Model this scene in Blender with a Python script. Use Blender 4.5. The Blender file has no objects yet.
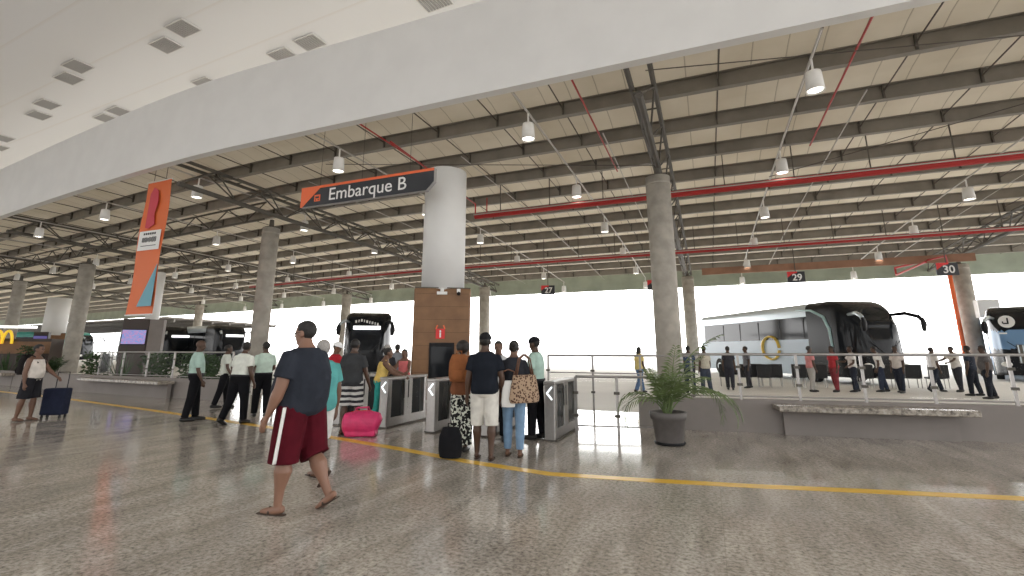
import bpy, bmesh, math, random
from mathutils import Vector, Matrix
R = math.radians
S = bpy.context.scene
COL = S.collection
random.seed(7)

# ------------------------------------------------------------------ camera, sky, exposure
YAW, PITCH, FPX, YP, EYE = R(21.8), R(12.2), 480.0, 246.0, 1.55
cam = bpy.data.objects.new('camera', bpy.data.cameras.new('camera'))
COL.objects.link(cam)
cam.location = (0, 0, EYE)
cam.rotation_euler = (R(90) + PITCH, 0, YAW)
cam.data.sensor_width = 36
cam.data.lens = FPX / 1024 * 36
cam.data.shift_y = -(288 - YP) / 1024
cam.data.clip_end = 2000
S.camera = cam
w = bpy.data.worlds.new('sky'); S.world = w; w.use_nodes = True
bgn = w.node_tree.nodes['Background']
bgn.inputs[0].default_value = (1.0, 0.99, 0.98, 1)
# overcast sky, glaring low over the yard beyond the platforms and dimmer behind the hall
_n, _l = w.node_tree.nodes, w.node_tree.links
_tc = _n.new('ShaderNodeTexCoord'); _sp = _n.new('ShaderNodeSeparateXYZ'); _l.new(_tc.outputs['Generated'], _sp.inputs[0])
_a = _n.new('ShaderNodeMapRange'); _a.interpolation_type = 'SMOOTHSTEP'; _a.inputs[1].default_value = -.3; _a.inputs[2].default_value = .5; _l.new(_sp.outputs['Y'], _a.inputs[0])
_b = _n.new('ShaderNodeMapRange'); _b.interpolation_type = 'SMOOTHSTEP'; _b.inputs[1].default_value = .12; _b.inputs[2].default_value = .5; _b.inputs[3].default_value = 1; _b.inputs[4].default_value = .15; _l.new(_sp.outputs['Z'], _b.inputs[0])
_m = _n.new('ShaderNodeMath'); _m.operation = 'MULTIPLY'; _l.new(_a.outputs[0], _m.inputs[0]); _l.new(_b.outputs[0], _m.inputs[1])
_s = _n.new('ShaderNodeMath'); _s.operation = 'MULTIPLY_ADD'; _s.inputs[1].default_value = 5.5; _s.inputs[2].default_value = 2.0; _l.new(_m.outputs[0], _s.inputs[0]); _l.new(_s.outputs[0], bgn.inputs[1])
S.view_settings.view_transform = 'Standard'
S.view_settings.look = 'None'
S.view_settings.gamma = 1
S.view_settings.use_curve_mapping = False
S.view_settings.exposure = 0.0
S.cycles.max_bounces = 8
S.cycles.diffuse_bounces = 5
S.cycles.glossy_bounces = 4
S.cycles.transparent_max_bounces = 12
S.cycles.sample_clamp_indirect = 6

# ------------------------------------------------------------------ measuring helpers
def ray(px, py):
    u = (px - 512) / FPX; v = (YP - py) / FPX
    y = math.cos(PITCH) - v * math.sin(PITCH); z = math.sin(PITCH) + v * math.cos(PITCH)
    return (u * math.cos(YAW) - y * math.sin(YAW), u * math.sin(YAW) + y * math.cos(YAW), z)
def G(px, py, z=0.0):                       # point of height z
    r = ray(px, py); t = (z - EYE) / r[2]
    return (r[0] * t, r[1] * t)
def D(px, depth):                           # point on the ground at a distance straight ahead
    X = (px - 512) / 491.0 * depth
    return (X * math.cos(YAW) - depth * math.sin(YAW), X * math.sin(YAW) + depth * math.cos(YAW))
def at_n(px, n, py=350):
    r = ray(px, py); t = n / r[1]; return r[0] * t
def zat(px, py, n):
    r = ray(px, py); t = n / r[1]; return EYE + r[2] * t
def off(s):                                 # the hall bends away far to the left
    d = max(0.0, -(s + 16)); return 0.13 * d * d / (d + 8)

# ------------------------------------------------------------------ materials
def mat(name, c, rough=0.6, metal=0.0, var=0.0, scale=6.0, bump=0.0, emit=None, es=1.0, spec=0.5, c2=None):
    m = bpy.data.materials.new(name); m.use_nodes = True
    nt = m.node_tree; b = nt.nodes['Principled BSDF']
    b.inputs['Base Color'].default_value = (*c, 1)
    b.inputs['Roughness'].default_value = rough; b.inputs['Metallic'].default_value = metal
    b.inputs['Specular IOR Level'].default_value = spec
    tc = nt.nodes.new('ShaderNodeTexCoord')
    if var or c2 or bump:
        n = nt.nodes.new('ShaderNodeTexNoise'); n.inputs['Scale'].default_value = scale; n.inputs['Detail'].default_value = 4
        nt.links.new(tc.outputs['Object'], n.inputs['Vector'])
        if var or c2:
            r = nt.nodes.new('ShaderNodeValToRGB')
            r.color_ramp.elements[0].position = .35; r.color_ramp.elements[1].position = .65
            a = c2 if c2 else tuple(max(0, x * (1 - var)) for x in c)
            r.color_ramp.elements[0].color = (*a, 1)
            r.color_ramp.elements[1].color = (*(c if c2 else tuple(min(1, x * (1 + var)) for x in c)), 1)
            nt.links.new(n.outputs['Fac'], r.inputs[0]); nt.links.new(r.outputs[0], b.inputs['Base Color'])
        if bump:
            bp = nt.nodes.new('ShaderNodeBump'); bp.inputs['Strength'].default_value = bump; bp.inputs['Distance'].default_value = .03
            nt.links.new(n.outputs['Fac'], bp.inputs['Height']); nt.links.new(bp.outputs[0], b.inputs['Normal'])
    if emit:
        b.inputs['Emission Color'].default_value = (*emit, 1); b.inputs['Emission Strength'].default_value = es
    return m
def glassmat(name, tint=(.9, .95, .93), a=.12):
    m = bpy.data.materials.new(name); m.use_nodes = True; nt = m.node_tree
    nt.nodes.remove(nt.nodes['Principled BSDF']); out = nt.nodes['Material Output']
    t = nt.nodes.new('ShaderNodeBsdfTransparent'); t.inputs[0].default_value = (*tint, 1)
    g = nt.nodes.new('ShaderNodeBsdfGlossy'); g.inputs['Roughness'].default_value = .03
    f = nt.nodes.new('ShaderNodeFresnel'); f.inputs[0].default_value = 1.05
    mx = nt.nodes.new('ShaderNodeMixShader')
    nt.links.new(f.outputs[0], mx.inputs[0]); nt.links.new(t.outputs[0], mx.inputs[1]); nt.links.new(g.outputs[0], mx.inputs[2])
    nt.links.new(mx.outputs[0], out.inputs[0]); return m

M = {}
M['steel'] = mat('painted steel', (.24, .22, .19), .55, 0, .12, 1.5)
M['steel_dark'] = mat('dark painted steel', (.10, .09, .075), .6, 0, .15, 2)
M['rod'] = mat('tie rod paint', (.09, .075, .065), .6)
M['conduit'] = mat('galvanised conduit', (.5, .48, .45), .45, .3)
M['concrete'] = mat('column concrete', (.40, .375, .33), .8, 0, .16, 2.2, .15)
M['white_paint'] = mat('white plaster', (.80, .80, .79), .7, 0, .02, 1)
M['red_pipe'] = mat('red pipe paint', (.42, .022, .02), .4)
M['brown_band'] = mat('rust brown panel', (.30, .16, .10), .7, 0, .15, 1)
M['green_band'] = mat('grey green panel', (.34, .38, .30), .7, 0, .12, .6)
M['lamp_shell'] = mat('lamp shell', (.82, .81, .78), .4)
M['lamp_glow'] = mat('lamp glow', (1, .95, .85), .4, emit=(1, .93, .8), es=9)
M['wallgrey'] = mat('grey wall paint', (.24, .215, .20), .75, 0, .06, 2)
M['wood'] = mat('wood cladding', (.24, .125, .055), .5, 0, .0, 3, .05, c2=(.20, .10, .045))
M['black'] = mat('black plastic', (.012, .012, .014), .5, spec=.2)
M['blackglass'] = mat('dark glass', (.010, .012, .015), .08, spec=.22)
M['inox'] = mat('brushed stainless steel', (.36, .345, .33), .38, .85, .05, 20)
M['glass'] = glassmat('clear glass', (.985, .99, .985))
M['orange'] = mat('orange vinyl', (.78, .17, .045), .5)
M['orange_sign'] = mat('orange sign face', (.85, .16, .05), .4)
M['sign_black'] = mat('sign charcoal', (.022, .024, .03), .35)
M['white'] = mat('white vinyl', (.85, .85, .83), .5)
M['blue_vinyl'] = mat('blue vinyl', (.16, .42, .52), .5)
M['pink_vinyl'] = mat('crimson vinyl', (.62, .05, .08), .5)
M['pot'] = mat('grey plastic pot', (.105, .095, .09), .55, 0, .1, 8)
M['soil'] = mat('soil', (.035, .025, .018), .95, 0, .3, 30)
M['leaf'] = mat('palm leaf', (.12, .17, .06), .5, 0, .35, 5)
M['leaf_dark'] = mat('dark leaf', (.03, .065, .018), .7, 0, .35, 5)
M['yellow'] = mat('yellow floor paint', (.76, .46, .04), .3)
M['mustard'] = mat('yellow sign', (.9, .6, .03), .4, emit=(.9, .55, .03), es=.5)
M['silver'] = mat('silver coach paint', (.55, .62, .66), .25, .3)
M['tyre'] = mat('tyre rubber', (.015, .015, .015), .85)
M['asphalt'] = mat('pale concrete apron', (.78, .765, .74), .7, 0, .04, .4)

def granite(name, a, b_, c_, rough, joints=True, sc=26):
    m = bpy.data.materials.new(name); m.use_nodes = True; nt = m.node_tree; N = nt.nodes; L = nt.links
    b = N['Principled BSDF']; tc = N.new('ShaderNodeTexCoord')
    n1 = N.new('ShaderNodeTexNoise'); n1.inputs['Scale'].default_value = sc; n1.inputs['Detail'].default_value = 9; n1.inputs['Roughness'].default_value = .72
    n2 = N.new('ShaderNodeTexNoise'); n2.inputs['Scale'].default_value = 1.3; n2.inputs['Detail'].default_value = 3
    L.new(tc.outputs['Object'], n1.inputs['Vector']); L.new(tc.outputs['Object'], n2.inputs['Vector'])
    r = N.new('ShaderNodeValToRGB'); e = r.color_ramp.elements
    e[0].position = .36; e[0].color = (*a, 1); e[1].position = .66; e[1].color = (*c_, 1)
    k = r.color_ramp.elements.new(.5); k.color = (*b_, 1)
    L.new(n1.outputs['Fac'], r.inputs[0])
    last = r.outputs[0]
    if joints:
        mp0 = N.new('ShaderNodeMapping'); mp0.inputs['Scale'].default_value = (2.2, .55, 1); mp0.inputs['Rotation'].default_value = (0, 0, R(12))
        n0 = N.new('ShaderNodeTexNoise'); n0.inputs['Scale'].default_value = 1.6; n0.inputs['Detail'].default_value = 7; n0.inputs['Distortion'].default_value = .6
        L.new(tc.outputs['Object'], mp0.inputs[0]); L.new(mp0.outputs[0], n0.inputs['Vector'])
        r0 = N.new('ShaderNodeValToRGB'); r0.color_ramp.elements[0].position = .3; r0.color_ramp.elements[1].position = .7
        r0.color_ramp.elements[0].color = (.70, .68, .66, 1); r0.color_ramp.elements[1].color = (1.2, 1.2, 1.2, 1)
        L.new(n0.outputs['Fac'], r0.inputs[0])
        m0 = N.new('ShaderNodeMix'); m0.data_type = 'RGBA'; m0.blend_type = 'MULTIPLY'; m0.inputs[0].default_value = 1
        L.new(last, m0.inputs[6]); L.new(r0.outputs[0], m0.inputs[7]); last = m0.outputs[2]
    if joints:
        br = N.new('ShaderNodeTexBrick'); br.inputs['Scale'].default_value = 1
        br.inputs['Brick Width'].default_value = 1.2; br.inputs['Row Height'].default_value = .6
        br.inputs['Mortar Size'].default_value = .004; br.inputs['Color1'].default_value = (.92, .92, .92, 1)
        br.inputs['Color2'].default_value = (1.06, 1.05, 1.03, 1); br.inputs['Mortar'].default_value = (.8, .78, .76, 1)
        mp = N.new('ShaderNodeMapping'); mp.inputs['Rotation'].default_value = (0, 0, R(90))
        L.new(tc.outputs['Object'], mp.inputs['Vector']); L.new(mp.outputs[0], br.inputs['Vector'])
        mx = N.new('ShaderNodeMix'); mx.data_type = 'RGBA'; mx.blend_type = 'MULTIPLY'; mx.inputs[0].default_value = .8
        L.new(last, mx.inputs[6]); L.new(br.outputs['Color'], mx.inputs[7]); last = mx.outputs[2]
    r2 = N.new('ShaderNodeValToRGB'); r2.color_ramp.elements[0].color = (.86, .84, .82, 1); r2.color_ramp.elements[1].color = (1.1, 1.08, 1.05, 1)
    L.new(n2.outputs['Fac'], r2.inputs[0])
    m2 = N.new('ShaderNodeMix'); m2.data_type = 'RGBA'; m2.blend_type = 'MULTIPLY'; m2.inputs[0].default_value = 1
    L.new(last, m2.inputs[6]); L.new(r2.outputs[0], m2.inputs[7]); L.new(m2.outputs[2], b.inputs['Base Color'])
    b.inputs['Roughness'].default_value = rough; b.inputs['Specular IOR Level'].default_value = .62
    bp = N.new('ShaderNodeBump'); bp.inputs['Strength'].default_value = .012; bp.inputs['Distance'].default_value = .01
    L.new(n2.outputs['Fac'], bp.inputs['Height']); L.new(bp.outputs[0], b.inputs['Normal'])
    return m
M['granite'] = granite('polished granite floor', (.18, .168, .155), (.44, .412, .375), (.63, .60, .56), .11)
M['granite_slab'] = granite('granite bench slab', (.07, .06, .05), (.27, .24, .20), (.45, .42, .37), .25, False, 14)

def roofmat():
    m = mat('cream roof sheet', (.72, .69, .63), .75); nt = m.node_tree; N = nt.nodes; L = nt.links; b = N['Principled BSDF']
    tc = N.new('ShaderNodeTexCoord'); wv = N.new('ShaderNodeTexWave'); wv.bands_direction = 'X'; wv.wave_profile = 'SAW'
    wv.inputs['Scale'].default_value = .35; wv.inputs['Distortion'].default_value = 0
    r = N.new('ShaderNodeValToRGB'); e = r.color_ramp.elements
    e[0].position = .0; e[0].color = (.36, .33, .28, 1); e[1].position = .05; e[1].color = (.78, .745, .68, 1)
    n = N.new('ShaderNodeTexNoise'); n.inputs['Scale'].default_value = .5; n.inputs['Detail'].default_value = 5
    r2 = N.new('ShaderNodeValToRGB'); r2.color_ramp.elements[0].color = (.72, .68, .60, 1); r2.color_ramp.elements[1].color = (1.1, 1.1, 1.1, 1)
    mx = N.new('ShaderNodeMix'); mx.data_type = 'RGBA'; mx.blend_type = 'MULTIPLY'; mx.inputs[0].default_value = 1
    L.new(tc.outputs['Object'], wv.inputs['Vector']); L.new(wv.outputs['Fac'], r.inputs[0])
    L.new(tc.outputs['Object'], n.inputs['Vector']); L.new(n.outputs['Fac'], r2.inputs[0])
    L.new(r.outputs[0], mx.inputs[6]); L.new(r2.outputs[0], mx.inputs[7]); L.new(mx.outputs[2], b.inputs['Base Color'])
    tr = N.new('ShaderNodeBsdfTranslucent'); ms_ = N.new('ShaderNodeMixShader'); ms_.inputs[0].default_value = .5
    L.new(mx.outputs[2], tr.inputs[0]); L.new(b.outputs[0], ms_.inputs[1]); L.new(tr.outputs[0], ms_.inputs[2]); L.new(ms_.outputs[0], N['Material Output'].inputs[0])
    return m
M['roof'] = roofmat()
M['farroof'] = mat('weathered brown roof sheet', (.11, .095, .08), .8, 0, .3, .4)
def vaultmat():
    m = mat('white membrane ceiling', (.8, .79, .78), .8); nt = m.node_tree; N = nt.nodes; L = nt.links; b = N['Principled BSDF']
    tc = N.new('ShaderNodeTexCoord'); wv = N.new('ShaderNodeTexWave'); wv.bands_direction = 'Y'; wv.wave_profile = 'SAW'
    wv.inputs['Scale'].default_value = .105
    mp = N.new('ShaderNodeMapping'); mp.inputs['Rotation'].default_value = (0, 0, R(4))
    r = N.new('ShaderNodeValToRGB'); e = r.color_ramp.elements
    e[0].position = 0; e[0].color = (.74, .725, .715, 1); e[1].position = .06; e[1].color = (.78, .785, .80, 1)
    L.new(tc.outputs['Object'], mp.inputs[0]); L.new(mp.outputs[0], wv.inputs['Vector']); L.new(wv.outputs['Fac'], r.inputs[0]); L.new(r.outputs[0], b.inputs['Base Color'])
    return m
M['vault'] = vaultmat()

# ------------------------------------------------------------------ mesh helpers
class MB:
    def __init__(self): self.bm = bmesh.new()
    def box(self, c, d, rz=0, bev=0, rot=None):
        r = bmesh.ops.create_cube(self.bm, size=1)
        vs = r['verts']
        bmesh.ops.scale(self.bm, vec=d, verts=vs)
        if bev:
            es = list({e for v in vs for e in v.link_edges})
            o = bmesh.ops.bevel(self.bm, geom=es, offset=bev, segments=2, affect='EDGES', profile=.5)
            vs = list({v for f in o['faces'] for v in f.verts} | {v for v in vs if v.is_valid})
        mt = Matrix.Translation(c) @ (rot.to_4x4() if rot else Matrix.Rotation(rz, 4, 'Z'))
        bmesh.ops.transform(self.bm, matrix=mt, verts=[v for v in vs if v.is_valid])
        return self
    def tube(self, pts, rad, seg=8, caps=True, sq=None, round_=False):
        pts = [Vector(p) for p in pts]
        if not isinstance(rad, (list, tuple)): rad = [rad] * len(pts)
        if round_:
            d0 = (pts[0] - pts[1]).normalized(); d1 = (pts[-1] - pts[-2]).normalized()
            r0, r1 = rad[0], rad[-1]
            pts = [pts[0] + d0 * r0 * .85, pts[0] + d0 * r0 * .5] + pts + [pts[-1] + d1 * r1 * .5, pts[-1] + d1 * r1 * .85]
            rad = [r0 * .45, r0 * .85] + list(rad) + [r1 * .85, r1 * .45]
        rings = []; up = None
        for i, p in enumerate(pts):
            if i == 0: t = pts[1] - p
            elif i == len(pts) - 1: t = p - pts[i - 1]
            else: t = (pts[i + 1] - p).normalized() + (p - pts[i - 1]).normalized()
            t.normalize()
            if up is None: up = Vector((0, 0, 1)) if abs(t.z) < .9 else Vector((1, 0, 0))
            a = t.cross(up).normalized(); b = a.cross(t).normalized(); up = b
            ring = []
            for k in range(seg):
                an = 2 * math.pi * (k + .5) / seg
                ra, rb = (rad[i], rad[i]) if sq is None else (rad[i] * sq[0], rad[i] * sq[1])
                ring.append(self.bm.verts.new(p + a * math.cos(an) * ra + b * math.sin(an) * rb))
            rings.append(ring)
        for i in range(len(rings) - 1):
            for k in range(seg):
                self.bm.faces.new((rings[i][k], rings[i][(k + 1) % seg], rings[i + 1][(k + 1) % seg], rings[i + 1][k]))
        if caps:
            self.bm.faces.new(rings[0][::-1]); self.bm.faces.new(rings[-1])
        return self
    def lathe(self, c, prof, seg=24, sx=1, sy=1):
        rings = []
        for r, z in prof:
            rings.append([self.bm.verts.new((c[0] + r * sx * math.cos(2 * math.pi * k / seg), c[1] + r * sy * math.sin(2 * math.pi * k / seg), c[2] + z)) for k in range(seg)])
        for i in range(len(rings) - 1):
            for k in range(seg):
                self.bm.faces.new((rings[i][k], rings[i][(k + 1) % seg], rings[i + 1][(k + 1) % seg], rings[i + 1][k]))
        self.bm.faces.new(rings[0][::-1]); self.bm.faces.new(rings[-1]); return self
    def ell(self, c, r, rot=None, u=16, v=10):
        o = bmesh.ops.create_uvsphere(self.bm, u_segments=u, v_segments=v, radius=1)
        mt = Matrix.Translation(c) @ (rot.to_4x4() if rot else Matrix.Identity(4)) @ Matrix.Diagonal((*r, 1))
        bmesh.ops.transform(self.bm, matrix=mt, verts=o['verts']); return o['verts']
    def quad(self, *ps):
        self.bm.faces.new([self.bm.verts.new(p) for p in ps]); return self
    def prism(self, poly, axis_from, axis_to):      # poly in xz, extruded along y
        a = [self.bm.verts.new((x, axis_from, z)) for x, z in poly]; b = [self.bm.verts.new((x, axis_to, z)) for x, z in poly]
        n = len(poly)
        self.bm.faces.new(a); self.bm.faces.new(b[::-1])
        for i in range(n): self.bm.faces.new((a[(i + 1) % n], a[i], b[i], b[(i + 1) % n]))
        return self
    def build(self, name, m, parent=None, smooth=False, vox=0, sm=0, loc=None):
        bmesh.ops.recalc_face_normals(self.bm, faces=self.bm.faces)
        me = bpy.data.meshes.new(name); self.bm.to_mesh(me); self.bm.free()
        if vox:
            t = bpy.data.objects.new('tmp', me); COL.objects.link(t)
            md = t.modifiers.new('r', 'REMESH'); md.mode = 'VOXEL'; md.voxel_size = vox
            if sm:
                s_ = t.modifiers.new('s', 'SMOOTH'); s_.factor = .5; s_.iterations = sm
            dg = bpy.context.evaluated_depsgraph_get(); dg.update()
            m2 = bpy.data.meshes.new_from_object(t.evaluated_get(dg))
            bpy.data.objects.remove(t); bpy.data.meshes.remove(me); me = m2; me.name = name; smooth = True
        if smooth: me.shade_smooth()
        me.materials.clear(); me.materials.append(m)
        o = bpy.data.objects.new(name, me); COL.objects.link(o)
        if parent: o.parent = parent
        if loc: o.location = loc
        return o
def tag(o, label=None, cat=None, group=None, kind=None):
    if label: o['label'] = label
    if cat: o['category'] = cat
    if group: o['group'] = group
    if kind: o['kind'] = kind
    return o
def empty(name, loc=(0, 0, 0), rz=0, **k):
    o = bpy.data.objects.new(name, None); COL.objects.link(o); o.location = loc; o.rotation_euler = (0, 0, rz)
    o.empty_display_size = .1
    return tag(o, **k)
def copy_tree(o, parent=None):
    c = o.copy(); COL.objects.link(c); c.parent = parent
    for ch in [x for x in COL.objects if x.parent == o]: copy_tree(ch, c)
    return c
def text(body, size, m, parent, name='lettering', loc=(0, 0, 0), rot=(R(90), 0, 0), depth=.004, align='CENTER', sx=1, bold=0):
    cu = bpy.data.curves.new('t', 'FONT'); cu.body = body; cu.size = size; cu.extrude = depth; cu.align_x = align; cu.align_y = 'CENTER'; cu.offset = bold
    t = bpy.data.objects.new('t', cu); COL.objects.link(t)
    dg = bpy.context.evaluated_depsgraph_get(); dg.update()
    me = bpy.data.meshes.new_from_object(t.evaluated_get(dg)); bpy.data.objects.remove(t)
    me.materials.clear(); me.materials.append(m)
    o = bpy.data.objects.new(name, me); COL.objects.link(o); o.parent = parent; o.location = loc; o.rotation_euler = rot; o.scale = (sx, 1, 1)
    return o
ORD = ['first', 'second', 'third', 'fourth', 'fifth', 'sixth', 'seventh', 'eighth', 'ninth', 'tenth', 'eleventh', 'twelfth', 'thirteenth', 'fourteenth']

# ------------------------------------------------------------------ ground
m = MB(); m.box((-90, -11.0, -.15), (290, 48, .3)); fl = m.build('floor', M['granite']); tag(fl, 'beige speckled polished granite hall floor', 'floor', kind='structure')
m = MB(); m.box((-90, 49.05, -.15), (290, 72.1, .3)); tag(m.build('floor_platform', M['asphalt']), 'pale concrete bus apron beyond the platform', 'ground', kind='structure')
m = MB(); m.box((-90, 285, -.16), (900, 400, .3)); tag(m.build('floor_apron', M['asphalt']), 'bright open yard beyond the canopy', 'ground', kind='structure')

# yellow guide line on the floor
ypx = [(-60, 385.5), (0, 391.5), (60, 398), (150, 410), (230, 421.5), (300, 432), (400, 449), (470, 462), (550, 474), (650, 480.5), (750, 486), (850, 490.5), (1000, 497.5), (1100, 502)]
pts = [Vector((*G(*p), 0)) for p in ypx]
m = MB(); L_ = []
for i, p in enumerate(pts):
    t = (pts[min(i + 1, len(pts) - 1)] - pts[max(i - 1, 0)]).normalized(); nn = Vector((-t.y, t.x, 0)) * .085
    L_.append([m.bm.verts.new(p + nn + Vector((0, 0, .001))), m.bm.verts.new(p - nn + Vector((0, 0, .001))), m.bm.verts.new(p - nn + Vector((0, 0, .004))), m.bm.verts.new(p + nn + Vector((0, 0, .004)))])
for i in range(len(L_) - 1):
    for k in range(4): m.bm.faces.new((L_[i][k], L_[i][(k + 1) % 4], L_[i + 1][(k + 1) % 4], L_[i + 1][k]))
tag(m.build('floor_marking_line', M['yellow']), 'long yellow line marked on the granite floor', 'floor line')

# ------------------------------------------------------------------ roof shell
SS = [x * 2.0 for x in range(-88, 16)]          # stations along the hall, left to right
def zroof(n): return 9.25 - .00105 * (n - 12) ** 2   # underside of the roof beams
def along(fn, stations=SS):
    return [fn(s) for s in stations]
def strip(m, prof, stations=SS):
    """extrude a closed n/z profile along the (bending) hall"""
    rings = [[m.bm.verts.new((s, n + off(s), z)) for n, z in prof] for s in stations]
    k = len(prof)
    for i in range(len(rings) - 1):
        for j in range(k): m.bm.faces.new((rings[i][j], rings[i][(j + 1) % k], rings[i + 1][(j + 1) % k], rings[i + 1][j]))
    m.bm.faces.new(rings[0][::-1]); m.bm.faces.new(rings[-1]); return m
BN = [14.4 + 2.62 * i for i in range(12)]
# canopy roof sheet: arched a little between the beams
prof = [(11.95, 9.75)]
nn = [11.95] + BN + [BN[-1] + 1.6]
for i in range(len(nn) - 1):
    for k in range(1, 5):
        f = k / 4; n = nn[i] + (nn[i + 1] - nn[i]) * f
        prof.append((n, zroof(n) + .44 + .17 * math.sin(math.pi * f)))
prof_top = [(n, z + .12) for n, z in reversed(prof)]
tag(strip(MB(), prof + prof_top).build('ceiling_canopy', M['roof']), 'cream sheeted canopy roof over the boarding area', 'roof', kind='structure')
tag(strip(MB(), [(11.7, 9.0), (12.0, 9.0), (12.0, 12.15), (11.7, 12.15)]).build('wall_fascia', M['white_paint']), 'tall white plaster band above the boarding area', 'wall', kind='structure')
nE = BN[-1] + 1.7
tag(strip(MB(), [(nE, 6.95), (nE + .15, 6.95), (nE + .15, 8.7), (nE, 8.7)]).build('trim_1', M['green_band']), 'grey green edge panel at the far rim of the canopy', 'trim', kind='structure')
tag(strip(MB(), [(38.2, 7.0), (38.3, 7.0), (38.3, 7.5), (38.2, 7.5)], [x * 2.0 for x in range(0, 9)]).build('trim_2', M['brown_band']), 'rust brown panel hanging below the far beams', 'trim', kind='structure')
# farther canopy on the left beyond the first one
SF = [-290 + 7 * k for k in range(30)]
tag(strip(MB(), [(47.5, 6.9), (72, 6.5), (72, 6.8), (47.5, 7.2)], SF).build('ceiling_far_canopy', M['farroof']), 'farther low canopy roof on the left', 'roof', kind='structure')
for i in range(7):
    n = 49 + i * 3.6
    tag(strip(MB(), [(n - .15, 6.3), (n + .15, 6.3), (n + .15, 6.85), (n - .15, 6.85)], SF).build('roof_beam', M['steel_dark']), 'dark beam under the farther left canopy, %s from the near rim' % ORD[i], 'beam', 'beams under the farther left canopy')
# big hall ceiling
tag(strip(MB(), [(-9, 18), (25, 18), (25, 18.3), (-9, 18.3)]).build('ceiling_hall', M['vault']), 'high white membrane ceiling of the hall', 'ceiling', kind='structure')
m = MB(); strip(m, [(-9.3, 7), (-9, 7), (-9, 18.2), (-9.3, 18.2)]); tag(m.build('wall_rear', M['white_paint']), 'white upper wall behind the viewer', 'wall', kind='structure')

# ceiling vents in pairs
def vent(cx, cy, z, lab):
    e = empty('ceiling_vent', (cx, cy, z), R(-4), label=lab, cat='vent')
    m = MB()
    for sx, sy, dx, dy in ((0, .62, 2.2, .06), (0, -.62, 2.2, .06), (1.08, 0, .06, 1.2), (-1.08, 0, .06, 1.2)): m.box((sx, sy, -.03), (dx, dy, .06))
    m.build('frame', M['vent'], e)
    m = MB()
    for k in range(9): m.box((-.96 + k * .24, 0, -.03), (.13, 1.2, .04))
    m.build('grille', M['ventdark'], e)
    m = MB(); m.box((0, 0, .0), (2.1, 1.2, .02)); m.build('backing', M['ventback'], e)
    e.scale = (.68, .8, 1)
M['vent'] = mat('vent frame', (.68, .67, .66), .5); M['ventdark'] = mat('vent slat', (.36, .355, .35), .5); M['ventback'] = mat('vent backing', (.62, .61, .60), .6)
VP = [((183, 28), 'nearest large pair, upper right grille of the open ceiling'), ((166, 45), 'nearest large pair, lower left grille of the open ceiling'),
      ((78, 66), 'second pair from the front, right hand grille'), ((69, 78), 'second pair from the front, left hand grille'),
      ((47, 104), 'third pair from the front, right hand grille'), ((39, 115), 'third pair from the front, left hand grille'),
      ((3, 138), 'grille at the left picture edge, upper one'), ((-2, 147), 'grille at the left picture edge, lower one'),
      ((310, 42), 'pair half behind the white band, larger grille'), ((283, 55), 'pair half behind the white band, smaller grille'),
      ((206, 83), 'single grille barely above the white band'), ((119, 111), 'small far pair above the band, right grille'), ((106, 118), 'small far pair above the band, left grille'),
      ((435, 1), 'grille at the very top edge above the white band')]
for p, l in VP:
    a = G(*p, 17.97); vent(a[0], a[1], 17.97, 'slatted rectangular ceiling vent, ' + l)

# roof beams (I sections)
for i, n in enumerate(BN):
    z = zroof(n) - .06; h = .52; b = .1; t = .03
    pr = [(n - b, z), (n + b, z), (n + b, z + t), (n + .012, z + t), (n + .012, z + h - t), (n + b, z + h - t), (n + b, z + h), (n - b, z + h), (n - b, z + h - t), (n - .012, z + h - t), (n - .012, z + t), (n - b, z + t)]
    lab = 'long grey steel roof beam, %s from the white band' % ORD[i]
    e = empty('roof_beam', (0, 0, 0), label=lab, cat='beam', group='long roof beams under the canopy')
    strip(MB(), pr).build('web_and_flanges', M['steel'], e)
    m = MB()
    for k in range(-26, 12):
        s = k * 2.4 + .9
        m.box((s, n + off(s) - .05, z + h / 2), (.05, .1, h - .06))
    o = m.build('stiffener_plates', M['steel_dark'], e); tag(o, kind='stuff')

# tie rods running back
RS = [k * 2.4 + .9 for k in range(-24, 11)]
def npath(s, dz, n0=12.1, n1=BN[-1] + 1.4, k=14):
    return [(s, n0 + (n1 - n0) * i / k + off(s), zroof(n0 + (n1 - n0) * i / k) + dz) for i in range(k + 1)]
for s in RS:
    tag(MB().tube(npath(s, .2), .022, 5).build('tie_rod', M['rod']), 'thin dark rod tying the roof beams, running away from the white band', 'rod', 'tie rods between the roof beams')

# conduits, lamps
LS = [11.0, 3.1, -4.8, -12.4, -20.4, -28.4, -36.4, -44.4, -52.4, -60.4]
rowname = ['row at the right edge', 'row right of tall round column', 'row between white and round columns', 'row passing over the black sign',
           'row just right of orange banner', 'row just left of orange banner', 'second row left of banner', 'third row left of banner', 'fourth row left of banner', 'farthest row on the left']
def lamp(s, n, z, lab):
    e = empty('pendant_lamp', (s, n, z), label=lab, cat='lamp', group='white cylinder lamps under the canopy')
    MB().lathe((0, 0, 0), [(.13, .56), (.18, .54), (.19, .48), (.22, .0), (.21, .0), (.17, .06)], 20).build('shade', M['lamp_shell'], e, True)
    MB().lathe((0, 0, 0), [(.18, .04), (.175, .055)], 16).build('lens', M['lamp_glow'], e)
    MB().tube([(0, 0, .54), (0, 0, .92)], .03, 8).build('bracket', M['lamp_shell'], e)
for i, s in enumerate(LS):
    tag(MB().tube(npath(s, -.22), .035, 6).build('lamp_conduit', M['conduit']), 'pale conduit carrying the white lamps ' + rowname[i], 'conduit', 'lamp conduits')
    for j in range(6):
        n = 13.4 + 6.2 * j
        lamp(s, n + off(s), zroof(n) - 1.16, 'white cylinder lamp, %s back, %s' % (ORD[j], rowname[i]))
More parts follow.
